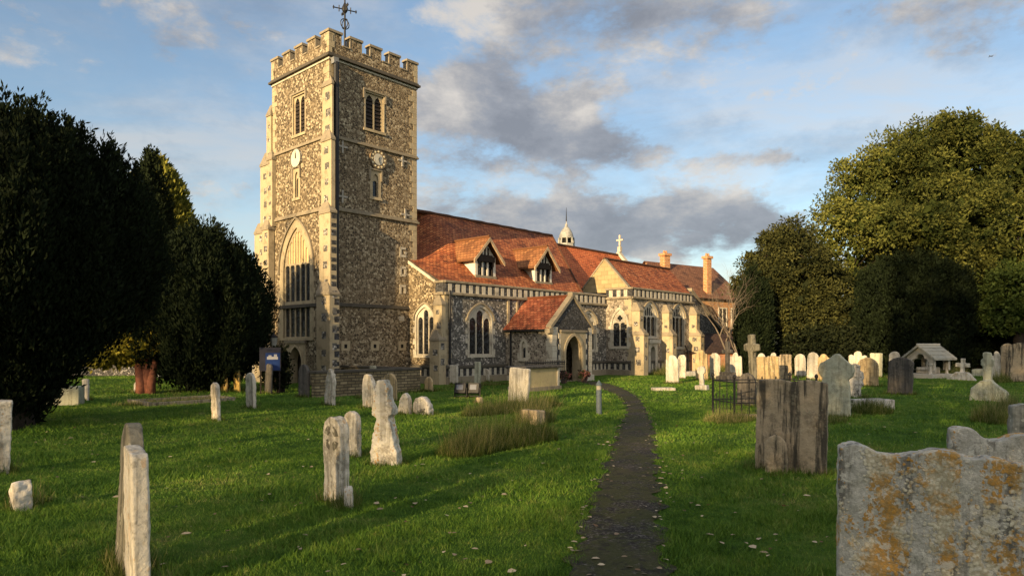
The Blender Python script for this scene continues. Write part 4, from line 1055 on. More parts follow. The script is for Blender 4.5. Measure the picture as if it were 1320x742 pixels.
# ------------------------------------------------------------------ gravestones
TEX = bpy.data.textures.new('wear', 'CLOUDS'); TEX.noise_scale = .11; TEX.noise_depth = 4
TEX2 = bpy.data.textures.new('hollow wear', 'CLOUDS'); TEX2.noise_scale = .30; TEX2.noise_depth = 2
def circ(cx, cz, r, a0, a1, n=14): return [(cx+r*math.cos(R(a0+(a1-a0)*i/n)), cz+r*math.sin(R(a0+(a1-a0)*i/n))) for i in range(n+1)]
def profile(kind, w, h):
    a = w/2; b0 = -.2
    if kind == 'round': return [(a, b0), (a, h-a)]+circ(0, h-a, a, 0, 180)+[(-a, h-a), (-a, b0)]
    if kind == 'seg':
        s = w*.22; r = (a*a+s*s)/(2*s); t = math.degrees(math.asin(a/r)); return [(a, b0)]+circ(0, h-r, r, 90-t, 90+t)+[(-a, b0)]
    if kind == 'flat': return [(a, b0), (a, h-.03), (a*.9, h), (-a*.9, h), (-a, h-.04), (-a, b0)]
    if kind == 'shoulder':
        s = w*.16; c = a-s; return [(a, b0), (a, h-c-.02), (a-s*.2, h-c+.02), (a-s, h-c)]+circ(0, h-c, c*.98, 0, 180)[0:]+[(-a+s, h-c), (-a+s*.2, h-c+.02), (-a, h-c-.02), (-a, b0)]
    if kind == 'gothic':
        hh = w*.62; P = [(a, b0), (a, h-hh)]
        for i in range(1, 10): t = i/10; P.append((a*math.cos(t*math.pi/2)**.85, h-hh+hh*math.sin(t*math.pi/2)**1.0*(.9+.1*t)))
        P.append((0, h+.015)); return P+[(-x, z) for x, z in reversed(P[:-1])]
    if kind == 'ogee':
        P = [(a, b0), (a, h*.80)]+[(a*(1-t*.55), h*.80+h*.06*math.sin(t*math.pi)) for t in (.25, .5, .75, 1)]+[(a*.42, h*.86), (a*.36, h*.94), (a*.2, h*.985), (0, h)]
        return P+[(-x, z) for x, z in reversed(P[:-1])]
    if kind == 'double':
        P = []
        for i in range(41):
            t = i/40; x = a-w*t; u = abs(x)/a; z = h-.045*w*(1-math.sin(min(1, max(0, 1.0-abs(u-.5)*2))*math.pi/2))*.9
            P.append((x, z))
        return [(a, b0)]+P+[(-a, b0)]
    if kind == 'scroll':                                             # raised ends, hollow, humps: a shared headstone
        P = [(a, b0)]
        for i in range(61):
            t = i/60; x = a-w*t; u = (x+a)/w
            z = h-.075*(1-math.cos(u*2*math.pi*2.0+.4))*(.7+.3*math.sin(u*7)) + (.05 if u < .07 else 0)
            P.append((x, z))
        return P+[(-a, b0)]
    if kind == 'rough':
        P = [(a, b0), (a*.96, h*.3), (a*.9, h*.62), (a*.62, h*.86), (a*.3, h*.97), (-a*.1, h), (-a*.5, h*.9), (-a*.8, h*.68), (-a*.95, h*.3), (-a, b0)]; return P
    if kind == 'body':                                               # shouldered slab with tapered body
        P = [(a*.95, b0), (a*.78, h*.52), (a*.7, h*.60), (a*.92, h*.66), (a, h*.74), (a*.9, h*.84), (a*.62, h*.88), (a*.34, h*.94), (a*.12, h), (0, h)]
        return P+[(-x, z) for x, z in reversed(P[:-1])]
    if kind == 'finial':                                             # weathered cross: base, neck, tapering head
        P = [(a, b0), (a*.95, h*.16), (a*.8, h*.2), (a*.62, h*.44), (a*.42, h*.53), (a*.38, h*.56), (a*.66, h*.60), (a*.72, h*.66), (a*.45, h*.78), (a*.38, h*.92), (a*.2, h)]
        Q = [(-x*.95, z*1.0) for x, z in reversed(P)]; Q = [(x-.02, z-.015) for x, z in Q]; return P+Q
    if kind == 'clover':
        P = [(a*.62, b0), (a*.7, h*.25), (a*.95, h*.38), (a*.8, h*.5), (a, h*.6), (a*.95, h*.75), (a*.55, h*.8), (a*.6, h*.92), (a*.2, h), (-a*.3, h*.98), (-a*.55, h*.85), (-a*.95, h*.78), (-a, h*.6), (-a*.7, h*.5), (-a*.9, h*.4), (-a*.7, h*.2), (-a*.62, b0)]
        return P
def fw(a, bb, d=0): return (-d, -a, bb)
def cutface(q, kind, w, h, t):
    pass
GROUP = 'gravestones in the churchyard'
STONES = []
def stone_at(px, yb, yt, app, kind, m, label, t=.12, rot=0, lean=0, tip=0, name='gravestone', cat='gravestone', h=None, w=None, vox=None, wear=.03, extra=None, group=GROUP):
    if not lean: lean = ((px*37) % 11-5)*.55
    if not tip: tip = ((px*53) % 9-4)*.6
    if yb < 486: yb = 485.5+(px*7 % 6)*1.0                              # keep clear of the hedge behind
    X, Y = gp(px, yb); th = math.atan2(px-660, FPX); g = EA-R(rot)                   # rot > 0 turns it clockwise seen from above
    if h is None: h = (yb-yt)/(yb-HOR)*CAMH
    # g is the direction the stone's axis points; the view ray points to pi/2 - th
    ca = abs(math.cos(g-(math.pi/2-th))); sa = abs(math.sin(g-(math.pi/2-th)))
    if w is None: w = max(.22, (app/FPX*Y-t*sa)/max(ca, .12))
    if w > 1.6 and kind not in ('double', 'scroll'): w = 1.6
    q = MB(); M = None
    q.prism(fw, profile(kind, w, h), -t/2, t/2)
    if extra: extra(q, w, h, t)
    o = q.build(name, [m], None)
    o.location = (X, Y, tz(X, Y)); o.rotation_euler = (R(lean), R(tip), g); STONES.append((X, Y, w, g))
    v_ = vox or max(.014, min(.03, Y*.0012))
    rm = o.modifiers.new('remesh', 'REMESH'); rm.mode = 'VOXEL'; rm.voxel_size = v_; rm.use_smooth_shade = True
    for tx, s in ((TEX, wear), (TEX2, wear*1.4)):
        dm = o.modifiers.new('wear', 'DISPLACE'); dm.texture = tx; dm.texture_coords = 'GLOBAL'; dm.strength = s; dm.mid_level = .5
    return tag(o, label, cat, group)
def cross_extra(arm, zc, th=.11, wheel=0, base=()):
    def f(q, w, h, t):
        q.fbox(fw, -arm, zc-th, arm, zc+th, -t*.48, t*.48)
        if wheel: q.ring(fw, [(wheel*.62*math.cos(2*math.pi*k/24), zc+wheel*.62*math.sin(2*math.pi*k/24)) for k in range(24)], [(wheel*math.cos(2*math.pi*k/24), zc+wheel*math.sin(2*math.pi*k/24)) for k in range(24)], -t*.3, t*.3, closed=True)
        for (bw, bt, z0, z1) in base: q.box(-bt, -bw, z0, bt, bw, z1)
    return f
def disc_extra(r, zc, bw=0):
    def f(q, w, h, t):
        q.prism(fw, circ(0, zc, r, 0, 354, 30), -t*.5, t*.5)
        if bw: q.box(-.16, -bw, -.1, .16, bw, .2)
    return f
# -- near left
stone_at(163, 733, 547, 0, 'round', G_DGR, 'tall brown headstone seen edge on at lower left, behind a shorter pale one', t=.13, rot=12, w=.62, lean=.5, wear=.012)
stone_at(178, 764, 579, 0, 'flat', G_W, 'pale lichen-topped headstone seen edge on, before a taller brown one at lower left', t=.125, rot=12, w=.55, wear=.014)
o = stone_at(434, 646, 535, 33, 'round', G_W, 'white headstone with a carved cross-shaped wreath near the top, third from the lower left', t=.15, tip=-2, wear=.022)
def wreath(o, w, h):
    q = MB(); d = -.078; zc = h-w*.55
    for k in range(4):
        a0 = k*90+12; P = circ(0, zc, w*.40, a0+3, a0+63, 8)+circ(0, zc, w*.17, a0+58, a0+8, 4); q.plate(fw, P, [], None, .078)  # flat dark sectors paint the shade in the carved pockets
    return q.build('wreath_pocket_shade', [G_DGR], o, recalc=False)
wreath(o, .42, 1.1)
stone_at(450, 655, 628, 11, 'gothic', G_W, 'little pointed footstone leaning on the white carved headstone', t=.10, rot=40, name='footstone', w=.15, h=.27)
stone_at(454, 585, 528, 24, 'round', G_W, 'round-topped pale headstone just behind the carved white one', t=.12)
stone_at(498, 597, 488, 32, 'finial', grave('orange lichened white stone', (.62, .58, .48), (.16, .14, .11), orange=.8, streak=.45, patch=.7, spots=.6), 'broken white cross monument with a narrow neck and orange lichen, left of the long grass', t=.24, w=.54, wear=.048, name='weathered_monument', rot=-25)
stone_at(479, 527, 481, 22, 'rough', G_W, 'rough pale slab leaning right beside the broken cross monument', lean=-14, t=.16, wear=.04)
stone_at(503, 516, 481, 18, 'round', G_TAN, 'round-topped tan stone directly behind the broken cross monument', t=.13)
stone_at(480, 507, 471, 9, 'flat', G_GR, 'thin grey upright stone by the rubble wall', t=.12)
stone_at(517, 505, 474, 11, 'shoulder', G_TAN, 'narrow tan stone with a small cross head near the tower', t=.12, w=.36, extra=cross_extra(.2, .62, .07), name='cross_gravestone')
stone_at(522, 534, 506, 18, 'rough', G_W, 'small jagged pale stump stone left of the mottled boulder stone', lean=8, t=.15, wear=.04)
stone_at(545, 535, 512, 28, 'rough', G_MO, 'low rounded black and white mottled stone in the left lawn', t=.2, wear=.05)
stone_at(553, 505, 486, 12, 'round', G_TAN, 'small round tan stone in front of the aisle plinth', t=.1)
stone_at(584, 495, 470, 15, 'flat', G_WW, 'square white stone against the aisle wall below the three-light window', t=.12)
stone_at(571, 493, 472, 11, 'flat', G_DK, 'short dark brown stone at the foot of the aisle buttress', t=.2)
stone_at(615, 501, 466, 9, 'flat', G_GR, 'tall thin grey-green stone behind the floodlights', t=.13)
stone_at(626, 492, 475, 11, 'round', G_W, 'little white round stone beneath the aisle window', t=.1)
stone_at(668, 519, 473, 28, 'flat', G_WW, 'white fluted slab with dark runs in front of the chest tomb', t=.14)
stone_at(686, 547, 529, 28, 'flat', G_BR, 'low brown block of stone almost hidden in long grass', t=.35, w=.6)
stone_at(617, 519, 511, 11, 'flat', G_BR, 'tiny square brown stub just right of the floodlights', t=.2)
stone_at(425, 522, 475, 15, 'rough', G_W, 'pale waisted stone before the end of the rubble wall', t=.14, wear=.05)
stone_at(392, 512, 470, 15, 'gothic', G_DK, 'dark pointed stone in front of the west door', t=.14)
stone_at(346, 507, 468, 10, 'round', G_DK, 'shadowed dark stone left of the west door', t=.12)
stone_at(324, 526, 480, 13, 'gothic', G_W, 'slender white pointed stone on the lawn beyond the small yew', t=.12)
stone_at(279, 541, 492, 12, 'gothic', G_W, 'white pointed stone standing alone on the left lawn', t=.13)
stone_at(289, 505, 480, 9, 'round', G_YE, 'yellow-lit narrow round stone by the small yew', t=.1)
stone_at(306, 505, 476, 9, 'flat', G_YE, 'yellow-lit square stone just left of the noticeboard', t=.1)
stone_at(110, 516, 489, 9, 'flat', G_WW, 'whitish post-like stone under the overhang of the great yew', t=.12)
stone_at(176, 507, 492, 7, 'round', G_W, 'small pale stone against the red trunk', t=.1)
stone_at(2, 610, 516, 14, 'flat', G_W, 'pale stone pillar cut by the left edge of the picture', t=.2, w=.26, rot=10)
stone_at(27, 656, 617, 20, 'rough', G_W, 'stubby pale stone leaning left at far lower left', t=.2, w=.25, lean=12, wear=.04)
# -- right of the path
stone_at(867, 494, 457, 17, 'shoulder', G_WW, 'tall white headstone nearest the chapel beside the path', t=.12)
stone_at(879, 480, 457, 11, 'round', G_W, 'white rounded stone close behind the tall one by the chapel', t=.12)
stone_at(905, 479, 451, 16, 'shoulder', G_TAN, 'brown shouldered stone at the corner of the chapel', t=.12)
stone_at(922, 477, 455, 14, 'round', G_WW, 'white round-topped stone before the red brick outbuilding', t=.1)
stone_at(949, 477, 454, 16, 'ogee', G_WW, 'white square-shouldered stone right of the dark cross', t=.1)
stone_at(938, 492, 440, 0, 'flat', G_DK, 'dark stone cross on a stepped base before the outbuilding', t=.2, w=.2, rot=25, extra=lambda q, w, h, t: (q.fbox(fw, -.36, h*.70, .36, h*.70+.2, -.09, .09), q.box(-.4, -.5, -.1, .4, .5, .3), q.box(-.28, -.36, .3, .28, .36, .52)), name='cross_gravestone')
stone_at(905, 503, 475, 0, 'flat', G_WW, 'small ornate white stone with a ringed head left of the railings', t=.14, w=.2, extra=disc_extra(.2, .86, .28), name='ringed_gravestone')
stone_at(972, 517, 430, 0, 'flat', G_DGR, 'tall wheel-headed stone cross rising behind the railings', t=.2, w=.25, rot=38, extra=cross_extra(.42, 1.98, .12, .38), name='wheel_cross')
stone_at(962, 524, 481, 24, 'gothic', G_DK, 'grey pointed stone inside the railings', t=.14)
stone_at(990, 493, 459, 30, 'double', G_TAN, 'brown double-humped stone left of the white pair', t=.13)
stone_at(982, 476, 455, 10, 'round', G_WW, 'white stone peeping out right of the wheel cross', t=.1)
stone_at(997, 474, 454, 17, 'ogee', G_WW, 'scroll-topped white stone behind the brown double-humped one', t=.1)
stone_at(1013, 481, 456, 15, 'flat', G_BR, 'flat-topped rusty brown stone left of the white double headstone', t=.12)
stone_at(1032, 485, 456, 14, 'round', G_WW, 'left half of the white pair of round-topped stones', t=.12)
stone_at(1047, 485, 453, 14, 'round', G_WW, 'right half of the white pair of round-topped stones, the taller', t=.12)
stone_at(1061, 477, 455, 14, 'shoulder', G_TAN, 'tan stone top showing behind the large grey-green headstone', t=.1)
stone_at(1075, 538, 457, 44, 'body', G_GR, 'large grey-green headstone with curved shoulders behind the railings', t=.16)
stone_at(1101, 512, 468, 24, 'clover', G_MO, 'jagged black and white clover-shaped stone right of the grey-green headstone', t=.2, wear=.05)
stone_at(1105, 480, 452, 22, 'ogee', G_WW, 'ornate white scroll-topped stone at the back, left of the tan arch', t=.13)
stone_at(1118, 498, 461, 26, 'round', G_TAN, 'tan round-arched stone between the clover stone and the dark one', t=.12)
stone_at(1160, 508, 460, 29, 'seg', G_DK, 'dark striped round stone in front of the canopied tomb', t=.14)
stone_at(1152, 480, 452, 13, 'round', G_WW, 'white round stone just left of the canopied tomb', t=.1)
stone_at(1129, 472, 455, 15, 'flat', G_GR, 'mossy square stone in the shade of the dark yew', t=.12)
stone_at(1240, 480, 462, 0, 'flat', G_W, 'small pale cross on a mound among the brambles', t=.16, w=.22, extra=lambda q, w, h, t: (q.fbox(fw, -.36, .75, .36, .98, -.08, .08), q.prism(fw, [(-.8, -.1), (.8, -.1), (.3, .45), (-.3, .45)], -.3, .3)), name='cross_gravestone')
stone_at(1274, 517, 455, 0, 'flat', G_GR, 'grey cross shaft on a rough dark rock base at the right', t=.2, w=.26, extra=lambda q, w, h, t: (q.prism(fw, [(-.55, -.1), (.55, -.1), (.58, .3), (.3, .55), (.12, .75), (-.2, .72), (-.5, .45)], -.3, .3), q.fbox(fw, -.2, 1.28, .2, 1.5, -.09, .09)), name='rock_cross', wear=.05)
stone_at(1287, 480, 452, 15, 'ogee', G_WW, 'white stone behind the big brown pair at the right edge', t=.1)
stone_at(1299, 491, 442, 15, 'round', G_BR, 'left of the two tall dark brown stones at the right edge', t=.12)
stone_at(1315, 492, 441, 24, 'round', G_BR, 'right and wider of the two tall dark brown stones at the right edge', t=.12)
o = stone_at(1019, 607, 488, 86, 'double', G_BR, 'broad brown double headstone with black streaks right of the path', t=.15, rot=-12, wear=.022)
stone_at(1001, 604, 556, 32, 'gothic', G_BR, 'small pointed footstone propped against the broad brown headstone', t=.08, rot=-12, name='footstone', h=.62, w=.36).location.xy = (gp(1001, 609)[0], gp(1001, 609)[1])
# the big lichened headstones, lower right
X, Y = gp(1215, 790)
def outline_big(px_l, depth, width, pts, label, rot=-22, m=G_LI, lean=0):
    # pts: (fraction from the left, height)
    from_l = np.array(pts); t = np.linspace(0, 1, 70); hz = np.interp(t, from_l[:, 0], from_l[:, 1])
    k = np.ones(5)/5; hz = np.convolve(np.pad(hz, 2, mode='edge'), k, 'valid')
    xl = (px_l-660)/FPX*depth; g = EA-R(rot); c_ = (xl+math.sin(g)*width/2, depth-math.cos(g)*width/2)
    q = MB(); q.prism(fw, [(width/2, -.2)]+[(width/2-width*(1-a), h_) for a, h_ in reversed(list(zip(t, hz)))]+[(-width/2, -.2)], -.075, .075)
    o = q.build('gravestone', [m], None); o.location = (c_[0], c_[1], 0); o.rotation_euler = (R(lean), R(-2), g); STONES.append((c_[0], c_[1], width, g))
    rm = o.modifiers.new('remesh', 'REMESH'); rm.mode = 'VOXEL'; rm.voxel_size = .012; rm.use_smooth_shade = True
    for tx, s in ((TEX, .034), (TEX2, .022)):
        dm = o.modifiers.new('wear', 'DISPLACE'); dm.texture = tx; dm.texture_coords = 'GLOBAL'; dm.strength = s
    return tag(o, label, 'gravestone', GROUP)
outline_big(1079, 4.95, 1.62, [(0, 1.36), (.03, 1.40), (.085, 1.40), (.12, 1.36), (.2, 1.315), (.26, 1.33), (.36, 1.375), (.45, 1.365), (.49, 1.325), (.52, 1.33), (.57, 1.355), (.64, 1.31), (.72, 1.31), (.85, 1.27), (1, 1.2)],
            'large near headstone with a scrolled top, crusted with orange and white lichen')
outline_big(1222, 6.4, 1.25, [(0, 1.30), (.05, 1.34), (.13, 1.33), (.24, 1.22), (.32, 1.23), (.42, 1.29), (.5, 1.28), (.57, 1.23), (.66, 1.28), (.85, 1.32), (1, 1.3)], 'lichened grey headstone standing directly behind the large near one')
outline_big(1300, 7.5, 1.0, [(0, 1.42), (.1, 1.46), (.3, 1.44), (.6, 1.5), (1, 1.45)], 'taller grey headstone cut off by the right edge of the picture', m=grave('dark lichen stone', (.36, .34, .27), (.07, .065, .05), streak=.6, patch=.7, spots=.6))

# unmown tufts at the foot of every stone
for (sx_, sy_, sw_, sg_) in STONES:
    n = int(60+420*min(sw_, 1.4)); t = rng.uniform(-.62, .62, n)*(sw_+.1); o_ = rng.choice((-1, 1), n)*(.08+np.abs(rng.normal(0, .05, n)))
    x = sx_-math.sin(sg_)*t+math.cos(sg_)*o_; y = sy_+math.cos(sg_)*t+math.sin(sg_)*o_
    LG.append((x, y, .12*rng.gamma(4, .25, n), np.clip(rng.normal(.38, .25, n), 0, 1)))
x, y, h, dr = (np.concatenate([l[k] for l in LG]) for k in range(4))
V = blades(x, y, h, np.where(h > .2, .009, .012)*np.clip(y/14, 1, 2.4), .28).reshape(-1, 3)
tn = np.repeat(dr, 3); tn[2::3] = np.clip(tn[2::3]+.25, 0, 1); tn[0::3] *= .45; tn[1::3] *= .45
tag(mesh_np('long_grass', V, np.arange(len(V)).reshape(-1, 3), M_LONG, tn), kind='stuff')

# kerbs, slabs and mounds
def slab(px, py, L, W, hgt, m, label, rot=0, name='ledger_slab', cat='grave slab'):
    X, Y = gp(px, py); q = MB(); q.box(-L/2, -W/2, -.1, L/2, W/2, hgt); o = q.build(name, [m], None, bevel=.03)
    o.location = (X, Y, tz(X, Y)); o.rotation_euler = (0, 0, EA-R(rot)); return tag(o, label, cat)
slab(886, 484, 1.9, .9, .28, G_WW, 'flat white grave slab lying in long grass beside the chapel', 25)
slab(855, 503, 1.0, .5, .12, G_W, 'broken pale slab lying on the lawn left of the tall white headstone', 40)
slab(1122, 527, 1.3, .7, .34, G_MO, 'mossy grave mound stone right of the grey-green headstone', 30)
slab(1265, 484, 1.9, .8, .42, G_GR, 'mossy ledger slab among the brambles')
slab(78, 521, 1.3, .7, .62, G_GR, 'grey table-like slab in the shade of the great yew', 30)
kb = empty('grave_kerb', (*gp(235, 517), 0), EA, 'low brown kerb round a grave beside the red trunk', 'grave kerb')
q = MB(); q.box(-1.4, -1.0, -.1, 1.4, -.88, .1); q.box(-1.4, .88, -.1, 1.4, 1.0, .1); q.build('side_kerb', [G_DGR], kb, bevel=.02)
q = MB(); q.box(-1.53, -1.0, -.1, -1.405, 1.0, .12); q.box(1.405, -1.0, -.1, 1.53, 1.0, .12); q.build('end_kerb', [G_DGR], kb, bevel=.02)

# chest tomb in front of the porch
X, Y = gp(690, 502); ct = empty('chest_tomb', (X, Y+.35, 0), EA, 'chest tomb with yellowish side panels and an overhanging slab, before the porch', 'tomb')
q = MB(); q.box(-1.15, -.45, -.1, 1.15, .45, .98); q.build('side_panel', [stone('yellow tomb panel', (.42, .34, .18), (.16, .13, .08), .5)], ct, bevel=.01)
q = MB()
for a in (-1.2, 1.06):
    for c_ in (-.5, .36): q.box(a, c_, -.1, a+.14, c_+.14, .99)
q.build('corner_pilaster', [M_STW], ct)
q = MB(); q.box(-1.38, -.62, .99, 1.38, .62, 1.10); q.build('lid', [G_DK], ct, bevel=.03)
q = MB(); q.box(-1.3, -.56, -.1, 1.3, .56, .14); q.build('base', [M_COP], ct, bevel=.02)
# low iron railing behind it
rl = empty('spiked_rail', (X+.55, Y+1.6, 0), EA, 'low black iron rail of fleur spikes behind the chest tomb', 'railing')
q = MB(); q.box(-1.5, -.02, 1.08, 1.5, .02, 1.12); q.box(-1.5, -.02, .3, 1.5, .02, .34); q.build('bar', [M_IRON], rl)
for i in range(23):
    a = -1.48+i*2.96/22; q = MB(); q.tube([(a, 0, 0), (a, 0, 1.2)], .014, 5); q.lathe((a, 0, 1.2), [(.01, -.06), (.055, 0), (.03, .05), (.004, .13)], 6)
    q.build('spike', [M_IRON], rl)

# iron railings round a grave right of the path
X, Y = gp(985, 535); g = R(8)
rl = empty('grave_railing', (X, Y, 0), g, 'rusty black iron railings enclosing a grave behind the broad brown headstone', 'railing')
rl.scale = (1.08, 1.08, 1.15); Lx, Ly = 2.25, 1.3; corners = [(-Lx/2-.05, -Ly/2), (Lx/2, -Ly/2), (Lx/2, Ly/2), (-Lx/2-.05, Ly/2)]
for k in range(4):
    a, c_ = corners[k], corners[(k+1) % 4]
    q = MB()
    for z in (.88, .38): q.tube([(a[0], a[1], z), (c_[0], c_[1], z)], .014, 5)
    q.build('rail', [M_IRON], rl)
    q = MB(); q.tube([(a[0], a[1], -.1), (a[0], a[1], .96)], .032, 6); q.lathe((a[0], a[1], .96), [(.02, 0), (.05, .04), (.045, .08), (.01, .12)], 8); q.build('post', [M_IRON], rl)
    n = 11 if k % 2 == 0 else 6
    for i in range(1, n):
        t = i/n; xx = a[0]+(c_[0]-a[0])*t; y2 = a[1]+(c_[1]-a[1])*t; hh = .9 if i % 2 == 0 else .48
        q = MB(); q.tube([(xx, y2, 0), (xx, y2, hh)], .011, 5); q.lathe((xx, y2, hh), [(.008, 0), (.026, .02), (.004, .08)], 5); q.build('bar', [M_IRON], rl)
q = MB(); q.box(-Lx/2-.12, -Ly/2-.08, -.1, Lx/2+.08, -Ly/2+.08, .1); q.build('kerb', [G_BR], rl, bevel=.02)

# canopied tomb at the right
X, Y = gp(1186, 487); cp = empty('canopied_tomb', (X, Y, 0), R(24), 'small stone tomb canopy with trefoil arch and gabled slab roof under dark trees', 'tomb')
CT = stone('canopy stone', (.38, .36, .31), (.2, .18, .15), .5)
q = MB(); W2 = .98; tre = [(-.62, .55)]+circ(-.36, 1.02, .26, 180, 80, 8)+circ(0, 1.28, .32, 160, 20, 10)+circ(.36, 1.02, .26, 100, 0, 8)+[(.62, .55)]
q.plate(fw, [(-W2, .55), (-W2, 1.42), (0, 2.12), (W2, 1.42), (W2, .55)], [[(x, z+.001) for x, z in tre]], -.22, 0.0)
q.build('arched_gable', [CT], cp)
q = MB(); o2 = lambda a, bb, d=0: (1.75+d, a, bb)
q.plate(o2, [(-W2, .55), (-W2, 1.42), (0, 2.12), (W2, 1.42), (W2, .55)], [[(x, z+.001) for x, z in tre]], -.22, 0.0); q.build('arched_gable', [CT], cp)
q = MB()
for s in (-1, 1):
    P = [(-.3, 0, 2.2), (2.05, 0, 2.2), (2.05, s*1.25, 1.33), (-.3, s*1.25, 1.33)]
    q.face(P); B2 = [(p[0], p[1], p[2]-.13) for p in P]; q.face(B2)
    for i in range(4): j = (i+1) % 4; q.face([P[i], P[j], B2[j], B2[i]])
    for k in range(1, 4):
        t = k/4; q.box(-.31, min(s*1.25*t, s*1.25*t+s*.03), 2.2-.87*t+.0, 2.06, max(s*1.25*t, s*1.25*t+s*.03), 2.2-.87*t+.025)
q.build('roof', [stone('grey roof slab', (.30, .29, .24), (.12, .11, .09), .6)], cp, recalc=False)
q = MB(); q.tube([(-.32, 0, 2.22), (2.07, 0, 2.22)], .07, 6); q.build('ridge', [CT], cp)
for a in (-.08, 1.62):
    for c_ in (-.82, .82):
        q = MB(); q.lathe((a, c_, .3), [(.13, 0), (.09, .08), (.08, .5), (.14, .6), (.14, .68)], 10); q.build('column', [CT], cp, smooth=False)
q = MB(); q.box(-.35, -1.15, -.1, 2.0, 1.15, .3); q.build('plinth', [CT], cp, bevel=.03)
q = MB(); q.box(.2, -.45, .3, 1.5, .45, .72); q.build('effigy_slab', [G_WW], cp, bevel=.06); cp.scale = (.88, .88, .93)

# bollard, floodlights, noticeboard, lamp, signs, pots
M_BOL = simple('grey painted steel', (.10, .125, .14), .5, .2, 8); X, Y = gp(772, 533)
bo = empty('bollard', (X, Y, 0), 0, 'grey cylindrical path-light bollard on the lawn left of the path', 'bollard')
q = MB(); q.lathe((0, 0, -.05), [(.085, 0), (.085, .77)], 16); q.build('post', [M_BOL], bo)
q = MB(); q.lathe((0, 0, .725), [(.075, 0), (.075, .12)], 16); q.build('lamp_ring', [simple('frosted ring', (.38, .35, .28), .4, .2, 10)], bo)
q = MB(); q.lathe((0, 0, .845), [(.09, 0), (.092, .05), (.06, .09), (.03, .13), (.012, .16)], 16); q.build('cap', [M_BOL], bo)
M_LENS = simple('floodlight glass', (.16, .17, .20), .15, .2, 3)
for k, px in enumerate((594, 611)):
    X, Y = gp(px, 511); fl = empty('floodlight', (X, Y, 0), R(72), 'left black floodlight of the pair on the lawn' if k == 0 else 'right black floodlight of the pair, in front of the thin grey stone', 'floodlight', 'floodlights on the lawn')
    M = Matrix.Translation((0, 0, .12)) @ Matrix.Rotation(R(14), 4, 'Y')
    q = MB(); q.box(-.13, -.24, .0, .13, .24, .42, 0, M); q.build('housing', [M_IRON], fl, bevel=.02)
    q = MB(); q.box(-.142, -.13, .14, -.132, .15, .34, 0, M); q.build('lens', [M_LENS], fl)
    q = MB(); q.box(-.04, -.275, -.1, .04, -.25, .36); q.box(-.04, .25, -.1, .04, .275, .36); q.box(-.04, -.275, .02, .04, .275, .05); q.build('bracket', [M_IRON], fl)
X, Y = gp(337, 507); nb_ = empty('noticeboard', (X, Y, 0), R(20), 'blue church noticeboard on dark posts left of the west door', 'noticeboard')
q = MB(); q.box(-.06, .02, -.1, .0, .08, 1.95); q.box(.70, .02, -.1, .76, .08, 1.95); q.build('post', [M_OAK], nb_)
q = MB(); q.box(-.08, -.02, .95, .78, .02, 1.95); q.build('backboard', [simple('dark board', (.02, .02, .03), .6)], nb_)
q = MB(); q.box(.16, -.034, .98, .74, -.022, 1.72); q.build('blue_panel', [simple('blue sign paint', (.008, .026, .11), .5, .15, 4)], nb_)
q = MB(); q.box(.22, -.044, 1.44, .66, -.036, 1.56); q.box(.28, -.044, 1.56, .40, -.036, 1.62); q.box(.5, -.044, 1.56, .62, -.036, 1.66); q.build('white_emblem', [simple('white paint', (.32, .32, .33), .5, .05)], nb_)
X, Y = gp(353, 503); lp = empty('lamp_post', (X, Y, 0), R(15), 'slim black lamp post with a lantern beside the tower', 'street lamp')
q = MB(); q.lathe((0, 0, -.1), [(.09, 0), (.07, .6), (.04, .7), (.035, 2.0), (.06, 2.05)], 10); q.build('post', [M_IRON], lp)
q = MB(); q.lathe((0, 0, 1.96), [(.10, 0), (.17, .42)], 6); q.build('lantern', [simple('lantern glass', (.25, .25, .22), .2, .2)], lp)
q = MB(); q.lathe((0, 0, 2.38), [(.20, 0), (.1, .12), (.05, .16), (.015, .28)], 6); q.build('lantern_cap', [M_IRON], lp)
X, Y = gp(204, 497); sg = empty('small_sign', (X, Y, 0), R(5), 'small blank white sign on a stake behind the red trunk', 'sign')
q = MB(); q.box(-.02, .01, -.1, .02, .04, .8); q.build('stake', [M_OAK], sg)
q = MB(); q.box(-.15, -.01, .42, .15, .005, .82); q.build('panel', [simple('sign white', (.7, .72, .74), .5, .05)], sg)

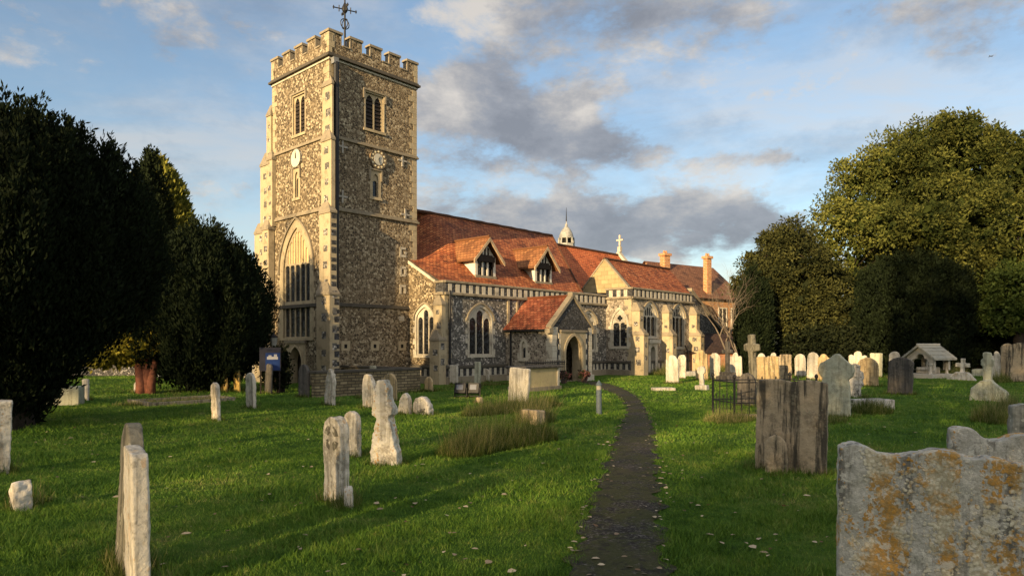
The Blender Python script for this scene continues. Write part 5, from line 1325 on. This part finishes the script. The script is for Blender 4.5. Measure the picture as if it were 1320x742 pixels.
# ------------------------------------------------------------------ trees and shrubs
def leaf_quads(P, D, L, Wd, tint, mat_, name, parent):
    """one small rhombic leaf spray per point: P base (n,3), D direction (n,3), L length, Wd width"""
    n = len(P); D = D/np.linalg.norm(D, axis=1)[:, None]
    A = np.cross(D, rng.normal(size=(n, 3))); A /= np.linalg.norm(A, axis=1)[:, None]+1e-9
    V = np.empty((n, 4, 3)); L = np.broadcast_to(L, (n,))[:, None]; Wd = np.broadcast_to(Wd, (n,))[:, None]
    V[:, 0] = P; V[:, 1] = P+D*L*.5+A*Wd*.5; V[:, 2] = P+D*L; V[:, 3] = P+D*L*.5-A*Wd*.5
    return mesh_np(name, V.reshape(-1, 3), np.arange(n*4).reshape(-1, 4), mat_, np.repeat(tint, 4), parent)
def prof_r(prof, z): return np.interp(z, [p[0] for p in prof], [p[1] for p in prof])
def yew(x, y, prof, nplume, per, m, root_label, cat='yew tree', name='yew_tree', lean=(0, 0), spray=(.20, .075), plume=(.95, .17), trunk=None, bark=None, seed=1, lump=.14):
    """dense dark conifer: the crown is covered with upright plumes of small sprays"""
    global rng
    rng = np.random.default_rng(seed)
    root = empty(name, (x, y, tz(x, y)), 0, root_label, cat)
    zs = np.array([p[0] for p in prof]); ztop, zlo = zs[-1], zs[0]
    # sample by area
    zz = np.linspace(zlo, ztop, 400); rr = prof_r(prof, zz); wgt = rr+.25; wgt /= wgt.sum()
    z = rng.choice(zz, nplume, p=wgt)+rng.normal(0, .1, nplume); th = rng.uniform(0, 2*np.pi, nplume)
    ph = rng.uniform(0, 6.28, 6)
    lmp = 1+lump*(np.sin(3*th+ph[0]+z*.5)+.7*np.sin(7*th+ph[1]-z*1.1)+.6*np.sin(13*th+ph[2]+z*.3))/1.6
    dep = np.where(rng.random(nplume) < .7, rng.uniform(.9, 1.03, nplume), rng.uniform(.45, .9, nplume))
    r = prof_r(prof, np.clip(z, zlo, ztop))*lmp*dep
    t = (z-zlo)/(ztop-zlo)
    C0 = np.stack([r*np.cos(th)+lean[0]*t, r*np.sin(th)+lean[1]*t, z], 1)
    n = nplume*per; C = np.repeat(C0, per, 0); k = rng.random(n); pl = np.repeat(plume[0]*rng.uniform(.55, 1.35, nplume), per)
    sw = plume[1]*(1.15-k)*np.sqrt(rng.random(n))*1.7; a = rng.uniform(0, 2*np.pi, n)
    outx = np.repeat(np.cos(th), per); outy = np.repeat(np.sin(th), per)
    bend = np.repeat(rng.uniform(-.05, .14, nplume), per)
    P = C+np.stack([sw*np.cos(a)+outx*bend*k*pl, sw*np.sin(a)+outy*bend*k*pl, (k-.45)*pl], 1)
    D = np.stack([np.cos(a)*.5+outx*.3, np.sin(a)*.5+outy*.3, rng.uniform(.2, 1.8, n)], 1)
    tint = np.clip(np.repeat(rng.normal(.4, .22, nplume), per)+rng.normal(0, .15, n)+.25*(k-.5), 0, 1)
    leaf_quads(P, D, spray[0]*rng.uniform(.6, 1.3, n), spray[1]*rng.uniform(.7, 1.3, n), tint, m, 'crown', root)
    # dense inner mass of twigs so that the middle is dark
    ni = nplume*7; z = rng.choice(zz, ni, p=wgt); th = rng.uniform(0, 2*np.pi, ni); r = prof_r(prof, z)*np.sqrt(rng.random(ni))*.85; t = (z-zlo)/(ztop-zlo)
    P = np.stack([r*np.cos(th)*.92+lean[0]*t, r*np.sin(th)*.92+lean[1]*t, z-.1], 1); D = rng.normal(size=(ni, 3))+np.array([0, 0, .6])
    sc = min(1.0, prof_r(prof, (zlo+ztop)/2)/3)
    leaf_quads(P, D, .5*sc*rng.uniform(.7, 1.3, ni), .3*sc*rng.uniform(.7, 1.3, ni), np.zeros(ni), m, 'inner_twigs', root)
    q = MB()
    for (pts, rad) in (trunk or [([(0, 0, -.2), (.05, 0, zlo+.4), (lean[0]*.4, lean[1]*.4, ztop*.6)], [.3, .24, .08])]): q.tube(pts, rad, 10)
    q.build('trunk', [bark or L_BARK], root, smooth=True)
    return root
def broad(x, y, lobes, nclump, per, m, label, leaf=(.22, .11), cl=.75, trunk=None, name='holm_oak', cat='tree', seed=3, base=(0, 0), flat=.75, bark=None, topbias=0.0, sub=0):
    """broadleaf crown: leaf clumps spread over a set of lobes (x,y,z,rx,rz), with twigs and limbs reaching them"""
    global rng
    rng = np.random.default_rng(seed)
    root = empty(name, (x, y, tz(x, y)), 0, label, cat)
    L_ = np.array(lobes, float)
    if sub:
        ex = []
        for l in L_:
            for _ in range(sub):
                v = rng.normal(size=3); v[2] = abs(v[2])*.8-.15; v /= np.linalg.norm(v); f_ = rng.uniform(.26, .42)
                ex.append([l[0]+v[0]*l[3]*.92, l[1]+v[1]*l[3]*.92, l[2]+v[2]*l[4]*.92, l[3]*f_, l[4]*f_*.8])
        L_ = np.concatenate([L_, np.array(ex)])
    wt = L_[:, 3]**2; wt /= wt.sum()
    li = rng.choice(len(L_), nclump, p=wt); v = rng.normal(size=(nclump, 3)); v[:, 2] += topbias; v /= np.linalg.norm(v, axis=1)[:, None]
    rad = np.where(rng.random(nclump) < .8, rng.uniform(.82, 1.06, nclump), rng.uniform(.3, .82, nclump))
    C = L_[li, :3]+v*rad[:, None]*np.stack([L_[li, 3], L_[li, 3], L_[li, 4]], 1)
    # drop what falls deep inside another lobe
    ins = np.zeros(nclump, bool)
    for k in range(len(L_)):
        d2 = ((C[:, :2]-L_[k, :2])**2).sum(1)/L_[k, 3]**2+(C[:, 2]-L_[k, 2])**2/L_[k, 4]**2
        ins |= (d2 < .45) & (rng.random(nclump) < .8)
    keep = ~ins & (C[:, 2] > .2); C = C[keep]; nc = len(C)
    n = nc*per; size = np.repeat(cl*rng.uniform(.55, 1.35, nc), per)
    w_ = rng.normal(size=(n, 3)); w_ /= np.linalg.norm(w_, axis=1)[:, None]; w_ *= (rng.random(n)**.45)[:, None]
    P = np.repeat(C, per, 0)+w_*np.stack([size, size, size*flat], 1)
    D = w_+rng.normal(0, .55, (n, 3))+np.array([0, 0, .15])
    ltint = rng.normal(0, .12, len(L_)); tint = np.clip(np.repeat(rng.normal(.42, .24, nc)+ltint[li[keep]], per)+rng.normal(0, .17, n), 0, 1)
    leaf_quads(P, D, leaf[0]*rng.uniform(.6, 1.4, n), leaf[1]*rng.uniform(.6, 1.4, n), tint, m, 'crown', root)
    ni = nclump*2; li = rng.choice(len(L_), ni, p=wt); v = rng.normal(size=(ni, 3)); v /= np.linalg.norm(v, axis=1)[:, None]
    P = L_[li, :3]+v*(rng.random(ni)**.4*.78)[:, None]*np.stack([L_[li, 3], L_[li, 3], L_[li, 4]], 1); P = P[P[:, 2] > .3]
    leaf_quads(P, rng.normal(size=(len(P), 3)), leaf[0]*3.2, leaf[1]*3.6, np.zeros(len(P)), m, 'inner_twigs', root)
    q = MB(); hb = min(l[2] for l in lobes)
    q.tube([(base[0], base[1], -.2), (base[0], base[1], hb*.5), (base[0]*.6, base[1]*.6, hb)], [.09*hb**.8+.12, .07*hb**.8+.1, .05*hb**.8+.08], 9)
    for l in lobes[:12]:
        p0 = Vector((base[0]*.6, base[1]*.6, hb*.85)); p1 = Vector(l[:3]); md = (p0+p1)/2+Vector((random.uniform(-.3, .3), random.uniform(-.3, .3), .3))
        q.tube([p0, md, p1], [.05*hb**.7+.06, .1, .04], 6)
    for c_ in C[::max(1, nc//160)]:
        LM = np.array(lobes, float)[:12]; l = LM[((LM[:, :3]-c_)**2).sum(1).argmin(), :3]; q.tube([Vector(l), Vector(c_)], [.05, .012], 4, cap=False)
    q.build('trunk', [bark or L_BARK], root, smooth=True)
    return root

# left: the great leaning yew, the small yew, the conifers behind, the bush tinted sunlit yellow
yew(-12.85, 17.0, [(.1, .6), (.7, .95), (1.3, 1.45), (1.9, 2.05), (2.7, 2.85), (3.5, 3.3), (4.7, 3.35), (5.5, 3.1), (6.2, 2.7), (6.9, 2.1), (7.3, 1.4), (7.5, .6)], 5200, 46, L_YEW, 'huge dark yew with an overhanging crown filling the left edge of the picture', lean=(.15, 0), spray=(.15, .05), plume=(1.05, .125), seed=5,
    trunk=[([(.3, -.3, -.2), (.25, -.2, .9), (.1, 0, 2.5), (0, 0, 6)], [.75, .62, .45, .1]), ([(.3, .2, -.2), (-.4, .1, 1.5), (-1.6, 0, 3.5)], [.5, .4, .15])])
X, Y = gp(262, 504)
yew(X, Y, [(.45, 1.0), (.9, 1.9), (1.6, 2.45), (2.6, 2.8), (3.6, 2.75), (4.6, 2.45), (5.6, 1.9), (6.4, 1.2), (7.0, .35)], 2600, 34, L_YEW2, 'smaller dark bushy yew standing between the great yew and the tower', spray=(.19, .065), plume=(1.05, .14), seed=6,
    trunk=[([(-.6, 0, -.2), (-.7, 0, 1), (-.9, 0, 4)], [.16, .13, .05]), ([(.0, .2, -.2), (.1, .2, 1), (.2, 0, 5)], [.2, .16, .05]), ([(.8, 0, -.2), (.9, 0, 1), (1.3, 0, 4)], [.15, .12, .05])])
yew(-22.9, 44, [(4, 1.9), (6, 1.8), (8, 1.7), (10, 1.6), (11.6, 1.3), (13.0, .7), (13.7, .15)], 1100, 26, L_CON, 'tall golden-green sunlit conifer behind the two dark yews', 'conifer', 'golden_conifer', spray=(.42, .17), plume=(.75, .3), seed=7, trunk=[([(0, 0, -.2), (0, 0, 13)], [.4, .05])], lump=.3)
yew(-19.6, 37, [(3, 1.2), (6, 1.15), (9, .9), (11, .55), (12.4, .1)], 600, 28, L_YEW2, 'narrow dark spire of a conifer rising beside the golden one', 'conifer', 'dark_conifer', spray=(.26, .1), plume=(1.0, .18), seed=8, trunk=[([(0, 0, -.2), (0, 0, 11)], [.25, .05])])
X, Y = gp(190, 507)
broad(X, Y, [(-1.3, 0, 1.75, .9, .5), (-.4, .1, 2.0, .8, .55), (-1.9, -.1, 1.55, .5, .35), (.3, 0, 2.3, .7, .5)], 240, 30, L_HOL, 'low spreading bush, its leaves coloured sunlit yellow-green, on forked red stems, between the yews', leaf=(.17, .10), cl=.28, name='yellow_bush', cat='bush', seed=9, base=(.0, 0), bark=L_RED)
yr = bpy.data.objects['yellow_bush']
q = MB(); q.tube([(-.18, -.1, -.2), (-.22, -.1, .5), (-.45, 0, 1.7)], [.26, .2, .12], 10); q.tube([(.18, -.1, -.2), (.22, -.1, .5), (.42, 0, 1.8)], [.2, .17, .1], 10); q.build('stem', [L_RED], yr, smooth=True)
# holly beside the west door
X, Y = gp(362, 505)
broad(X, Y, [(-.2, 0, .8, .5, .8), (-.15, 0, 1.5, .36, .4)], 170, 22, L_HED, 'dark evergreen shrub by the west door of the tower', leaf=(.13, .08), cl=.25, name='evergreen_shrub', cat='shrub', seed=10)
# right: two holm oaks, the dark yews in front, the lighter shrubs
broad(34.0, 56, [(0, 0, 14.5, 6.2, 5.4), (-5.2, 0, 11.5, 4.0, 4.2), (5.6, 1, 13.2, 5.0, 5.0), (-1.5, -3.5, 10.5, 5.0, 4.2), (5, -3, 9.5, 5, 4), (-6.6, -1, 7.8, 2.6, 3.2), (0, 2, 6.5, 6, 4.2), (9, 1, 8, 4.6, 4.5), (1.0, -1, 17.6, 3.8, 2.4), (-2.6, -1, 16.2, 3.0, 2.6), (4.5, 0, 17.0, 3.0, 2.4), (8.6, 0, 14.8, 3.2, 3.2)],
      3800, 66, L_OAK, 'great spreading holm oak with a golden sunlit dome, at the right', leaf=(.25, .13), cl=.75, seed=12, sub=5)
broad(20.9, 52, [(0, 0, 7.6, 2.9, 3.0), (-1.3, 0, 5.6, 2.4, 2.6), (1.5, 0, 5.2, 2.8, 3.0), (0, -.5, 9.6, 1.9, 1.7), (.8, 0, 3.4, 3.0, 2.4), (2.8, 0, 3.6, 2.4, 2.6)], 1500, 52, L_OAK2, 'smaller round dark-green holm oak left of the great one', leaf=(.23, .12), cl=.6, seed=13, sub=4)
yew(17.0, 48, [(.1, .9), (1.5, 1.05), (3.5, 1.1), (5.2, .95), (6.3, .6), (6.9, .1)], 800, 30, L_YEW2, 'narrow dark columnar yew at the left end of the right-hand trees', spray=(.26, .1), plume=(1.0, .16), seed=14)
yew(29.4, 50.5, [(.1, 3.9), (1.5, 4.4), (3.5, 4.5), (5.2, 4.1), (7.0, 3.1), (8.3, 1.6), (9.0, .3)], 3000, 32, L_YEW, 'broad dark yew in front of the great oak, behind the canopied tomb', spray=(.27, .11), plume=(1.0, .2), seed=15)
broad(34.2, 46, [(0, 0, 5.8, 1.8, 1.7), (1.6, 0, 4.6, 2.0, 1.8), (-.8, 0, 4.2, 1.4, 1.3)], 420, 34, L_BUS, 'lighter green loose tree at the right edge below the great oak', leaf=(.26, .14), cl=.55, name='green_tree', seed=16)
for i, (x, y, w_, h_, lab) in enumerate(((22.3, 49.5, 2.6, 3.4, 'dark evergreen hedge mass below the smaller oak'), (34.5, 52, 3.2, 4.0, 'dark hedge mass behind the brambles, right of the broad yew'), (39.0, 50, 4.2, 4.4, 'dark evergreen mass at the right edge behind the brown pair of stones'))):
    broad(x, y, [(-w_*.4, 0, h_*.45, w_*.7, h_*.5), (w_*.4, 0, h_*.5, w_*.7, h_*.5)], 480, 34, L_HED, lab, leaf=(.26, .14), cl=.6, name='evergreen_hedge', cat='hedge', seed=20+i)
X, Y = gp(1250, 479)
broad(X, Y, [(0, 0, .8, 1.2, .8), (1.1, .3, .7, .9, .7), (-.9, 0, .5, .8, .5)], 300, 22, L_BRA, 'reddish brown bramble thicket among the graves at the right', leaf=(.16, .06), cl=.3, name='bramble', cat='bush', seed=26)
# far trees closing the view
far = [(-34, 62, 5, 9), (-26, 66, 5, 8), (-42, 58, 5.5, 10), (20, 78, 5, 7)]
FL = ['dark tree far behind the golden conifer', 'low dark tree far behind the small yew', 'dark tree beyond the great yew at the left edge', 'low tree far behind the bare tree']
for i, (x, y, r_, h_) in enumerate(far):
    broad(x, y, [(0, 0, h_*.55, r_, h_*.42), (r_*.6, 0, h_*.45, r_*.7, h_*.36), (-r_*.6, 0, h_*.42, r_*.7, h_*.36)], 420, 26, L_OAK2, FL[i], leaf=(.5, .28), cl=1.0, name='far_tree', seed=40+i)
# churchyard wall at the left back
bw_ = empty('churchyard_wall', (-24, 45, 0), R(8), 'dark flint boundary wall in the shade behind the yews', 'wall')
q = MB(); q.box(-14, -.2, -.2, 9, .2, 1.5); q.build('masonry', [M_FA], bw_); q = MB(); q.box(-14.1, -.28, 1.5, 9.1, .28, 1.62); q.build('capping', [M_COP], bw_)
# bare tree beside the chapel
def bare(x, y, h, seed, label):
    rnd = random.Random(seed); root = empty('bare_tree', (x, y, 0), 0, label, 'tree')
    tq = MB(); bq = MB()
    def grow(p, d, L, r, depth):
        n = 3; pts = [p]; rad = [r]
        for i in range(n):
            d = (d+Vector((rnd.gauss(0, .16), rnd.gauss(0, .16), rnd.gauss(.05, .1)))).normalized(); p = p+d*(L/n); pts.append(p); rad.append(r*(1-.45*(i+1)/n))
        (tq if depth < 2 else bq).tube(pts, rad, 7 if depth < 2 else 4, cap=False)
        if depth >= 6 or r < .004: return
        for k in range(3 if depth < 4 else 2):
            ax = Vector((rnd.gauss(0, 1), rnd.gauss(0, 1), rnd.gauss(0, .6))).normalized()
            nd = (d*1.0+ax*rnd.uniform(.45, .85)+Vector((0, 0, .12))).normalized()
            grow(pts[rnd.choice((2, 3))], nd, L*rnd.uniform(.66, .9), rad[-1]*rnd.uniform(.7, .9), depth+1)
    grow(Vector((0, 0, -.1)), Vector((-.35, 0, 1)).normalized(), h*.33, .16, 0)
    grow(Vector((.2, 0, -.1)), Vector((.1, .1, 1)).normalized(), h*.30, .12, 0)
    tq.build('trunk', [L_TWIG], root, smooth=True); bq.build('branches', [L_TWIG], root)
bare(15.2, 46.5, 7.6, 4, 'bare leafless tree with pale branches in front of the brick house')

# ------------------------------------------------------------------ the brick buildings behind
hs = empty('brick_house', (18.2, 64.0, 0), EA-R(12), 'orange brick house with two tall chimneys, gabled brown roofs, behind the chapel', 'house')
def gab(fr_, w_, ze, zr): return [(-w_, -.3), (w_, -.3), (w_, ze), (0, zr), (-w_, ze)]
q = MB(); q.box(-8, -3.4, -.3, .8, 3.4, 6.3); wl_ = q.build('wall', [M_BRKO], hs)
q = MB()
for x0 in (-8.03, .83): q.face([(x0, -3.4, 6.3), (x0, 3.4, 6.3), (x0, 0, 9.2)])
q.build('gable', [M_BRKO], hs, recalc=False)
q = MB()
for s in (-1, 1): rf(q, [(-8.3, s*3.8, 6.0), (1.1, s*3.8, 6.0), (1.1, 0, 9.3), (-8.3, 0, 9.3)])
hr = q.build('roof', [M_TILE3], hs, recalc=False)
for (cx, cy, zt, w_) in ((-6.3, -.6, 9.8, .36), (-3.7, -3.1, 9.5, .29)):
    q = MB(); q.box(cx-w_, cy-w_*.75, 4, cx+w_, cy+w_*.75, zt); q.box(cx-w_-.1, cy-w_*.75-.1, zt, cx+w_+.1, cy+w_*.75+.1, zt+.22)
    c_ = q.build('chimney', [M_BRKO], hs)
    for d_ in (-.14, .14):
        q = MB(); q.lathe((cx+d_, cy, zt+.22), [(.1, 0), (.08, .25)], 8); q.build('chimney_pot', [M_BRKO], c_)
q = MB(); fr = lambda a, bb, d=0: (a, -3.4-d, bb)
for (a, z0, z1) in ((-5.6, 3.6, 5.2), (-2, 3.6, 5.2), (-.2, 3.6, 5.2), (-5.6, .8, 2.6), (-.8, .8, 2.6)):
    q = MB(); q.plate(fr, [(a-.62, z0-.1), (a+.62, z0-.1), (a+.62, z1+.1), (a-.62, z1+.1)], [[(a-.5, z0), (a+.5, z0), (a+.5, z1), (a-.5, z1)]], -.02, .05); q.fbox(fr, a-.04, z0, a+.04, z1, 0, .04); o = q.build('window', [M_PLAS], hs)
    q = MB(); q.plate(fr, [(a-.5, z0), (a+.5, z0), (a+.5, z1), (a-.5, z1)], [], None, .006); q.build('pane', [M_GLASS], o)
ob = empty('flint_outbuilding', (CH[0], CH[1], 0), EA, 'grey stone outbuilding with a sloping coped gable right of the chapel', 'outbuilding')
q = MB(); q.prism(lambda a, bb, d=0: (a, -3.4-d, bb), [(30.5, -.3), (38.4, -.3), (38.4, 1.9), (31.0, 6.3), (30.5, 6.3)], -4, 0); q.build('wall', [M_FA], ob)
q = MB(); q.prism(lambda a, bb, d=0: (a, -3.4-d, bb), [(38.6, 1.8), (31.0, 6.31), (31.0, 6.55), (38.6, 2.05)], -4.05, .08); q.build('coping', [M_COP], ob)
lt_ = empty('brick_lean_to', (15.6, 51.0, 0), R(6), 'low red brick lean-to with a dark tiled roof between the chapel and the yew', 'outbuilding')
q = MB(); q.box(-3.6, 0, -.3, 4.2, 3, 1.45); q.build('wall', [M_BRK], lt_)
q = MB(); rf(q, [(-3.8, -.3, 1.4), (4.4, -.3, 1.4), (4.4, 3.1, 2.9), (-3.8, 3.1, 2.9)]); q.build('roof', [tiles('dark tiles', (.03, .018, .014), (.06, .035, .026), (.10, .06, .045))], lt_, recalc=False)
# the distant cupola
cu_ = empty('cupola', (7.5, 92.0, 1.7), 0, 'distant white domed cupola with a spike, above the nave roof', 'cupola')
q = MB(); q.box(-6, 0, -.3, 6, 8, 11.5); q.build('building', [M_BRK], cu_)
WP = simple('white cupola paint', (.24, .235, .21), .6, .35, 3)
q = MB(); q.lathe((0, 2, 11.4), [(1.9, 0), (1.7, 1.6), (1.25, 2.0), (1.15, 2.8)], 8); q.build('drum', [WP], cu_)
q = MB()
for k in range(8):
    a = k*math.pi/4; q.tube([(1.05*math.cos(a), 2+1.05*math.sin(a), 14.2), (1.0*math.cos(a), 2+1.0*math.sin(a), 15.0)], .13, 6)
    o = q.build('column', [WP], cu_); q = MB()
q = MB(); q.lathe((0, 2, 14.2), [(.7, 0), (.7, .9)], 8); q.build('core', [M_VOID], cu_)
q = MB(); q.lathe((0, 2, 14.95), [(1.12, 0), (1.0, .1), (1.0, .3), (.84, .75), (.6, 1.2), (.34, 1.5), (.2, 1.6), (.2, 1.9), (.06, 2.1), (.05, 2.5)], 12); q.build('dome', [WP], cu_, smooth=True)
q = MB(); q.tube([(0, 2, 17.3), (0, 2, 19.2)], [.08, .02], 6); q.build('spike', [M_IRON], cu_)
# potted plants by the porch
for k, (px, py, lab) in enumerate(((753, 493, 'pot of flowers right of the porch door'), (727, 494, 'pot of flowers left of the porch door'))):
    X, Y = gp(px, py); pt = broad(X, Y, [(0, 0, .42, .26, .2)], 60, 16, leafmat('potted plant', (.03, .04, .015), (.35, .12, .12), .1), lab, leaf=(.07, .05), cl=.1, name='flower_pot', cat='flower pot', seed=60+k)
    q = MB(); q.lathe((0, 0, 0), [(.14, 0), (.2, .3), (.21, .32)], 12); q.build('pot', [simple('dark clay', (.08, .05, .04), .8)], pt)
# aeroplane, far off
ap = empty('aeroplane', (450, 640, 272), R(20), 'tiny distant aeroplane in the upper right of the sky', 'aeroplane')
q = MB(); q.tube([(-2.4, 0, 0), (-1.6, 0, 0), (1.6, 0, 0), (2.4, 0, 0)], [.05, .3, .3, .05], 8); q.build('fuselage', [M_DK], ap)
q = MB(); q.box(-.4, -2.4, -.05, .4, 2.4, .05); q.build('wing', [M_DK], ap)
q = MB(); q.box(-2.3, -.05, 0, -1.8, .05, .8); q.build('tail_fin', [M_DK], ap)

# ------------------------------------------------------------------ unseen leaf screens added to the south-west to shade the churchyard
rng = np.random.default_rng(77)
def shade_pts(n, c0, c1, a0, top, solid, sp=4):
    c_ = rng.uniform(c0, c1, n); k = rng.random(n)
    z = np.where(k < .8, solid*rng.random(n), solid+(top-solid)*rng.random(n)**1.5)*(1+.06*np.sin(c_*.6)+.05*np.sin(c_*1.7+1)); a_ = a0+rng.normal(0, sp, n)
    return np.stack([a_*td[0]+c_*cd[0], a_*td[1]+c_*cd[1], z], 1)
td = (math.cos(TRAV), math.sin(TRAV)); cd = (td[1], -td[0])
P = np.concatenate([shade_pts(62000, -75, 60, -72, 26.5, 18.0), shade_pts(23000, -3, 18, -24, 40, 21, 3)]); nw = len(P)
V = np.empty((nw, 4, 3)); D = rng.normal(size=(nw, 3)); D /= np.linalg.norm(D, axis=1)[:, None]; A = np.cross(D, rng.normal(size=(nw, 3))); A /= np.linalg.norm(A, axis=1)[:, None]; s_ = rng.uniform(.22, .42, nw)[:, None]
V[:, 0] = P-D*s_; V[:, 1] = P+A*s_*.6; V[:, 2] = P+D*s_; V[:, 3] = P-A*s_*.6
tag(mesh_np('unseen_shade_leaves', V.reshape(-1, 3), np.arange(nw*4).reshape(-1, 4), L_OAK2, np.zeros(nw*4)), kind='stuff')
